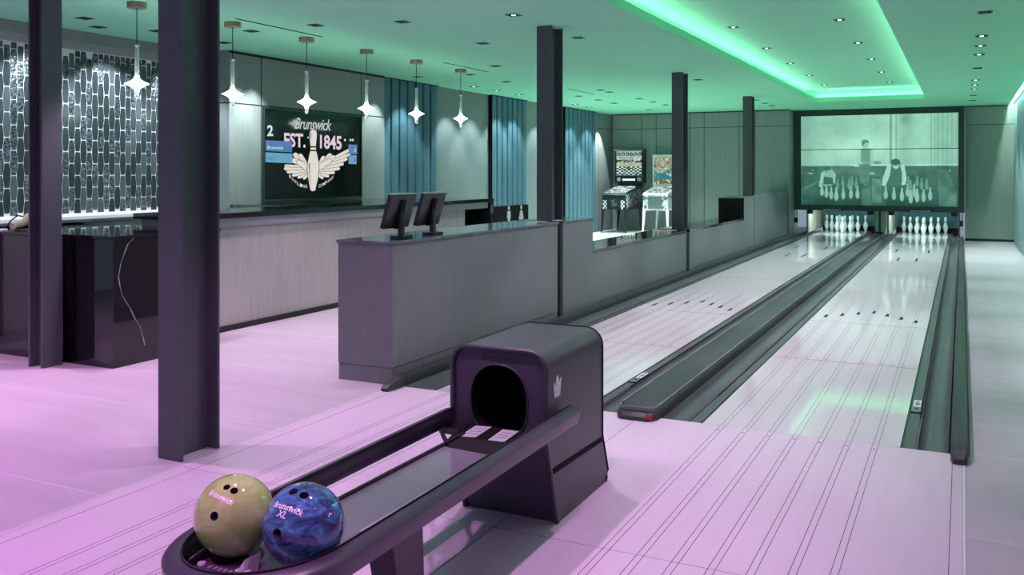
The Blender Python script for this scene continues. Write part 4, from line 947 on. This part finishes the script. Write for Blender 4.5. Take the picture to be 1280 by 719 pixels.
def pinball(c, w, bw, zb0, zb1, y0, y1, dark, label):
    zf = 0.071; t = thing('pinball_machine', label, 'pinball machine', (c, (y0 + y1) / 2, zf), 'pinball machines')
    body, legm, trim = ('black', 'black', 'chrome') if dark else ('white', 'white', 'white')
    x0, x1 = c - w / 2, c + w / 2; yb0 = y1 - 0.32; zl = 0.60; z1, z2 = 0.98, 1.12
    b = MB(); b.prism([(x0, y0, zl), (x0, y1 - 0.1, zl), (x0, y1 - 0.1, z2 + 0.02), (x0, y0, z1 - 0.02)], (w, 0, 0)); b.build('cabinet', body, t, bevel=0.004)
    art_panel('front_art', 'front' if dark else 'silver', (x0 + 0.02, y0 - 0.004, z1 - 0.05), (x1 - 0.02, y0 - 0.004, z1 - 0.05), (x0 + 0.02, y0 - 0.004, zl + 0.02), 28, 14, 'print', t)
    art_panel('side_art', 'side' if dark else 'silver', (x1 + 0.006, y0 + 0.02, z1 - 0.04), (x1 + 0.006, y1 - 0.14, z2 - 0.02), (x1 + 0.006, y0 + 0.02, zl + 0.02), 40, 14, 'print', t)
    art_panel('playfield', 'play', (x0 + 0.04, yb0, z2 + 0.008), (x1 - 0.04, yb0, z2 + 0.008), (x0 + 0.04, y0 + 0.08, z1 + 0.0), 24, 34, 'glow', t)
    for xx in (x0, x1 - 0.03): MB().prism([(xx, y0 + 0.03, z1 - 0.02), (xx, yb0, z2 + 0.0), (xx, yb0, z2 + 0.03), (xx, y0 + 0.03, z1 + 0.01)], (0.03, 0, 0)).build('side_rail', trim, t)
    MB().box(x0 - 0.01, x1 + 0.01, y0 - 0.012, y0 + 0.06, z1 - 0.045, z1 + 0.005).build('lockdown_bar', trim if not dark else 'chrome', t, bevel=0.006)
    xb0, xb1 = c - bw / 2, c + bw / 2; ya = y1 - 0.24
    MB().box(xb0, xb1, ya, y1, zb0, zb1).build('backbox', body if dark else 'white', t, bevel=0.006)
    MB().box(xb0 + 0.06, xb1 - 0.06, y1 - 0.20, y1 - 0.1, z2 - 0.02, zb0).build('neck', 'black', t)
    hz = 0.14 if dark else 0.0
    art_panel('backglass', 'a' if dark else 'b', (xb0 + 0.04, ya - 0.004, zb1 - 0.05), (xb1 - 0.04, ya - 0.004, zb1 - 0.05), (xb0 + 0.04, ya - 0.004, zb0 + 0.05 + hz), 44, 44, 'glow', t)
    if dark:
        MB().box(xb0 - 0.01, xb1 + 0.01, ya - 0.02, ya - 0.002, zb1 - 0.045, zb1 - 0.015).build('top_trim', 'chrome', t)
        MB().box(xb0 + 0.02, xb1 - 0.02, ya - 0.012, ya - 0.001, zb0 + 0.165, zb0 + 0.185).build('glass_trim', 'chrome', t)
        b = MB()
        for dx in (-0.25, 0.25): b.lathe([(0.05, -0.012), (0.05, -0.002)], (c + dx, ya, zb0 + 0.085), 18, axis='y')
        b.build('speaker', 'shelf', t)
        b = MB()
        for i in range(7): b.box(c - 0.15 + i * 0.044, c - 0.12 + i * 0.044, ya - 0.008, ya - 0.001, zb0 + 0.06, zb0 + 0.09)
        b.build('score_display', 'lens', t)
    else:
        for dx in (-0.20, 0.20): MB().lathe([(0.045, -0.02), (0.055, -0.012), (0.055, -0.002)], (c + dx * 1.2, y0 - 0.004, z1 - 0.10), 18, axis='y').build('flipper_lamp', 'chrome', t)
        b = MB(); b.box(c - 0.16, c + 0.16, y0 - 0.03, y0 - 0.006, zl + 0.03, z1 - 0.06); b.build('coin_door', 'chrome', t, bevel=0.006)
    for sx in (-1, 1):
        for yy in (y0 + 0.03, y1 - 0.2):
            xo = c + sx * (w / 2 - 0.02); b = MB(); sp = 0.03 * sx
            b.add([(xo - 0.03, yy - 0.03, zl + 0.08), (xo + 0.03, yy - 0.03, zl + 0.08), (xo + 0.03, yy + 0.03, zl + 0.08), (xo - 0.03, yy + 0.03, zl + 0.08),
                   (xo + sp - 0.016, yy - 0.05, zf + 0.02), (xo + sp + 0.016, yy - 0.05, zf + 0.02), (xo + sp + 0.016, yy - 0.018, zf + 0.02), (xo + sp - 0.016, yy - 0.018, zf + 0.02)],
                  [(0, 1, 2, 3), (4, 7, 6, 5), (0, 4, 5, 1), (1, 5, 6, 2), (2, 6, 7, 3), (3, 7, 4, 0)]); lg = b.build('leg', legm, t)
            MB().lathe([(0.026, zf), (0.026, zf + 0.012), (0.012, zf + 0.022)], (xo + sp, yy - 0.034, 0), 14).build('leveler_foot', 'chrome', lg)
pinball(-7.085, 0.56, 0.70, 1.20, 2.00, 19.55, 20.85, True, 'black pinball machine with checkered art and tall lit backbox')
pinball(-6.13, 0.56, 0.76, 1.13, 1.865, 19.62, 20.85, False, 'white legged pinball machine with silver front, half behind a column')

# ============================================================ CEILING FIXTURES
def downlight_proto(lit):
    t = thing('downlight', 'x', 'downlight', (0, 0, H)); s, z = 0.058, H
    b = MB(); b.box(-s, s, -s, -s + 0.014, z - 0.006, z - 0.0005); b.box(-s, s, s - 0.014, s, z - 0.006, z - 0.0005)
    b.box(-s, -s + 0.014, -s + 0.014, s - 0.014, z - 0.006, z - 0.0005); b.box(s - 0.014, s, -s + 0.014, s - 0.014, z - 0.006, z - 0.0005); b.build('trim', 'black', t)
    b = MB(); b.box(-s + 0.014, s - 0.014, -s + 0.014, s - 0.014, z - 0.003, z - 0.0008); b.build('reflector', 'matte', t)
    b = MB(); b.lathe([(0.020, z - 0.0045), (0.020, z - 0.0032)], n=16); b.build('lens', 'lens' if lit else 'unlit', t)
    return t
def col_at(x, y):
    """lamp tint: rose put in front, mint down the lanes, for an overlaid colour cast"""
    k = min(1, max(0, (y - 2.0) / 13.0)); a, m_, c = (1.0, 0.52, 1.0), (1.0, 0.92, 1.0), (0.76, 1.0, 0.90)
    if k < 0.45: q = k / 0.45; return tuple(a[i] + (m_[i] - a[i]) * q for i in range(3))
    q = (k - 0.45) / 0.55; return tuple(m_[i] + (c[i] - m_[i]) * q for i in range(3))
def spot(x, y, z, e, c, ang=85, blend=0.5, r=0.03, to=None):
    L = bpy.data.lights.new('spot', 'SPOT'); L.energy = e; L.color = c; L.spot_size = math.radians(ang); L.spot_blend = blend; L.shadow_soft_size = r
    o = bpy.data.objects.new('lamp_or_fill_beam', L); COL.objects.link(o); o.location = (x, y, z)
    if to is not None: o.rotation_euler = (Vector(to) - Vector((x, y, z))).to_track_quat('-Z', 'Y').to_euler()
    return o
rows = [(-7.14, [5.70, 6.53, 7.44, 11.35, 13.05, 13.86, 14.74, 16.58, 17.40, 18.19], 'black downlight in the ceiling row by the curtains'),
        (-6.31, [6.95, 11.43, 12.58, 14.50, 15.52, 16.55, 17.45, 19.71], 'black downlight in the ceiling row over the bar edge'),
        (-5.51, [6.94, 10.67, 12.69, 14.56, 14.99, 16.62, 17.50, 18.34], 'black downlight in the row just outside the bar'),
        (-4.66, [7.14, 8.72], 'black downlight between bar and reception counter'),
        (-3.575, [7.27, 8.79, 13.58, 17.90, 18.80, 19.56], 'black downlight in the row above the counters'),
        (0.178, [8.96, 10.52, 11.32, 12.16, 13.73, 15.50, 16.34, 17.12, 18.54, 19.87], 'black downlight in the row above the right walkway')]
P = {}
def lamp(lit, loc, lab, grp):
    if lit not in P: P[lit] = downlight_proto(lit); P[lit].location = loc; P[lit]['label'] = lab; P[lit]['group'] = grp
    else: dup(P[lit], loc, lab, grp)
LIT = {(-7.14, y) for y in (13.05, 13.86, 14.74, 16.58, 17.40, 18.19)} | {(0.178, y) for y in (10.52, 11.32, 12.16, 15.50, 16.34, 17.12)} | {(-3.575, 7.27)}
for x, ys, lb in rows:
    for i, y in enumerate(ys): lamp((x, y) in LIT, (x, y, H), f'{lb}, {ORD[i]} from the near end', 'ceiling downlights')
for x, nm in ((-2.332, 'green coffer row nearer the columns'), (-1.19, 'green coffer row nearer the walkway')):
    for i, y in enumerate([10.40, 12.35, 14.22, 16.12, 18.0]): lamp(True, (x, y, ZU), f'bright downlight in the {nm}, {ORD[i]} from the near end', 'coffer downlights')
lamp(False, (-7.456, 6.10, H), 'small black downlight tucked close to the tiled wall, out of line', 'ceiling downlights')
for i, (y0, y1) in enumerate(((6.32, 7.58), (10.02, 11.25), (14.11, 15.33))):
    t = thing('ceiling_air_vent', f'thin dark ceiling slot above the bar, {ORD[i]} from the near end', 'air slot', (-5.925, (y0 + y1) / 2, H), 'ceiling air slots')
    MB().box(-5.937, -5.913, y0, y1, H - 0.003, H - 0.0004).build('vent_slot', 'matte', t)
    MB().box(-5.945, -5.938, y0, y1, H - 0.002, H - 0.0004).build('vent_flange', 'ceiling', t)
# pendants
def pendant_proto():
    t = thing('glass_pendant', 'x', 'pendant lamp', (0, 0, H)); z = H
    b = MB(); b.lathe([(0.075, z - 0.048), (0.078, z - 0.044), (0.078, z - 0.001)], n=28); b.build('canopy', 'brass', t, smooth=True)
    b = MB(); b.lathe([(0.0035, 2.50), (0.0035, z - 0.048)], n=8); b.build('cord', 'matte', t)
    b = MB(); b.lathe([(0.024, 2.495), (0.026, 2.49), (0.020, 2.485), (0.019, 2.24), (0.016, 2.236), (0.0165, 2.48), (0.018, 2.495)], n=20, capped=False); b.build('glass_tube', 'glass', t, smooth=True)
    b = MB(); b.lathe([(0.030, 2.492), (0.030, 2.502), (0.004, 2.506)], n=18); b.build('tube_cap', 'chrome', t, smooth=True)
    pr = []
    for i in range(25):
        q = -1 + 2 * i / 24; pr.append((0.080 * (1 - abs(q)) ** 2.3 + 0.017, 2.18 + 0.066 * q))
    b = MB(); b.lathe(pr, n=28); b.build('star_shade', 'star', t, smooth=True)
    b = MB(); b.lathe([(0.016, 2.118), (0.019, 2.10), (0.017, 2.066), (0.008, 2.060)], n=18); b.build('glass_tip', 'glass', t, smooth=True)
    b = MB(); b.lathe([(0.004, 2.25), (0.004, 2.48)], n=8); b.build('inner_rod', 'chrome', t)
    return t
pw = None
for i, y in enumerate((5.37, 6.47, 7.54, 8.60, 9.66, 10.78)):
    lab = f'glass pendant with glowing star hanging over the bar, {ORD[i]} from the tiled wall end'
    if pw is None: pw = pendant_proto(); pw.location = (-6.10, y, H); pw['label'] = lab; pw['group'] = 'star pendants over the bar'
    else: dup(pw, (-6.10, y, H), lab, 'star pendants over the bar')

# ============================================================ LIGHT
ROSE, MINT = (1.0, 0.62, 1.0), (0.72, 1.0, 0.90)
# coffer lamps (two rows, run on unseen; nearest pair added as front fill)
K = 2.5
def tint(x, y):  # rose and mint put into the lamps to imitate an overlaid colour cast
    r = min(1, max(0, (6.6 - y + (-1.0 - x) * 0.12) / 5.4)) ** 1.3; f = min(1, max(0, (y - 7.5) / 9.0))
    a, m_, c = (1.0, 0.30, 0.98), (1.08, 0.86, 1.05), (0.80, 1.0, 0.92)
    return tuple((m_[i] + (a[i] - m_[i]) * r) * (1 - f) + c[i] * f for i in range(3))
for x in (-2.332, -1.19):
    for y in (0.6, 2.6, 4.55, 6.5, 8.45, 10.40, 12.35, 14.22, 16.12, 18.0): spot(x, y, (ZU if y > 1.6 else H) - 0.03, 60 * K * (0.70 if y < 8 else 1.0 if y < 13 else 1.25), tint(x, y), 80, 0.4, 0.035)
for x, ys, e in ((-5.51, [1.0, 3.0, 5.0, 6.94, 10.67, 12.69, 14.56, 16.62, 18.34], 54), (-4.66, [1.2, 3.2, 5.2, 7.14, 8.72], 50), (-6.9, [2.5, 4.0], 44), (0.178, [2.0, 4.0, 6.0, 8.96, 11.32, 13.73], 8), (0.178, [16.34, 17.5, 18.54, 19.87], 50), (-6.31, [11.43, 14.5, 16.55, 18.6], 45)):
    for y in ys: spot(x, y, H - 0.03, e * K, tint(x, y), 85, 0.5, 0.04)
# wall washers on curtains and tiles
for y in (11.6, 13.05, 13.86, 14.74, 15.4, 16.58, 17.40, 18.19, 19.2): spot(-7.14, y, H - 0.03, 75, (0.72, 0.96, 1.0), 80, 0.5, 0.02, (-7.55, y, 0.6))
for y in (4.6, 5.70, 6.53, 7.44): spot(-7.30, y, H - 0.03, 110, (0.82, 0.92, 1.0), 80, 0.5, 0.02, (-7.95, y, 1.6))
for y in (8.05, 8.3, 10.8): spot(-7.18, y, H - 0.03, 95, (0.85, 1.0, 0.96), 62, 0.6, 0.02, (-7.56, y, 1.0))  # washers added to brighten the television wall, no fixtures there
spot(-7.25, 20.05, H - 0.03, 190, (0.9, 1, 0.98), 60, 0.3, 0.02, (-7.66, 20.0, 1.2))
for x in (-6.6, -5.51, -4.6): spot(x, 19.75, H - 0.03, 70, (0.9, 1, 0.97), 70, 0.7, 0.03)  # added spots without fixtures, lightening the lower nook wall
spot(XE + 0.0145, 20.1, 2.930, 75, (0.75, 1.0, 0.90), 110, 0.3, 0.004, (0.62, FAR, 1.0))  # extra spot added inside the slot to draw the diagonal light edge
# nook, pin end, right-hand corner
for x in (-7.0, -6.1, -5.2): spot(x, 18.6, H - 0.03, 150, (0.85, 1, 0.97), 75, 0.5, 0.03, (x, 18.8, 0))
for c in (-2.614, -0.787):
    A = bpy.data.lights.new('pin_light', 'AREA'); A.shape = 'RECTANGLE'; A.size = 1.1; A.size_y = 0.06; A.energy = 24; A.color = (0.75, 1.0, 0.97)
    o = bpy.data.objects.new('pin_light_beam', A); COL.objects.link(o); o.location = (c, 22.15, 0.70); o.rotation_euler = (Vector((c, 23.7, 0.12)) - o.location).to_track_quat('-Z', 'Y').to_euler()
w = bpy.data.worlds.new('World'); S.world = w; w.use_nodes = True
w.node_tree.nodes['Background'].inputs['Color'].default_value = (0.48, 0.60, 0.74, 1); w.node_tree.nodes['Background'].inputs['Strength'].default_value = 0.50

# ============================================================ CAMERA
cd = bpy.data.cameras.new('camera'); cam = bpy.data.objects.new('camera', cd); COL.objects.link(cam)
cam.location = (0, 0, CAMH); cam.rotation_euler = (PI / 2, 0, TH)
cd.sensor_width = 36; cd.sensor_fit = 'HORIZONTAL'; cd.lens = 36 * FPX / 1280; cd.shift_y = (CY - 359.5) / 1280; cd.clip_start = 0.05
S.camera = cam
S.view_settings.view_transform = 'Standard'; S.view_settings.look = 'None'; S.view_settings.exposure = 0.0; S.view_settings.gamma = 1.0
S.view_settings.use_curve_mapping = False
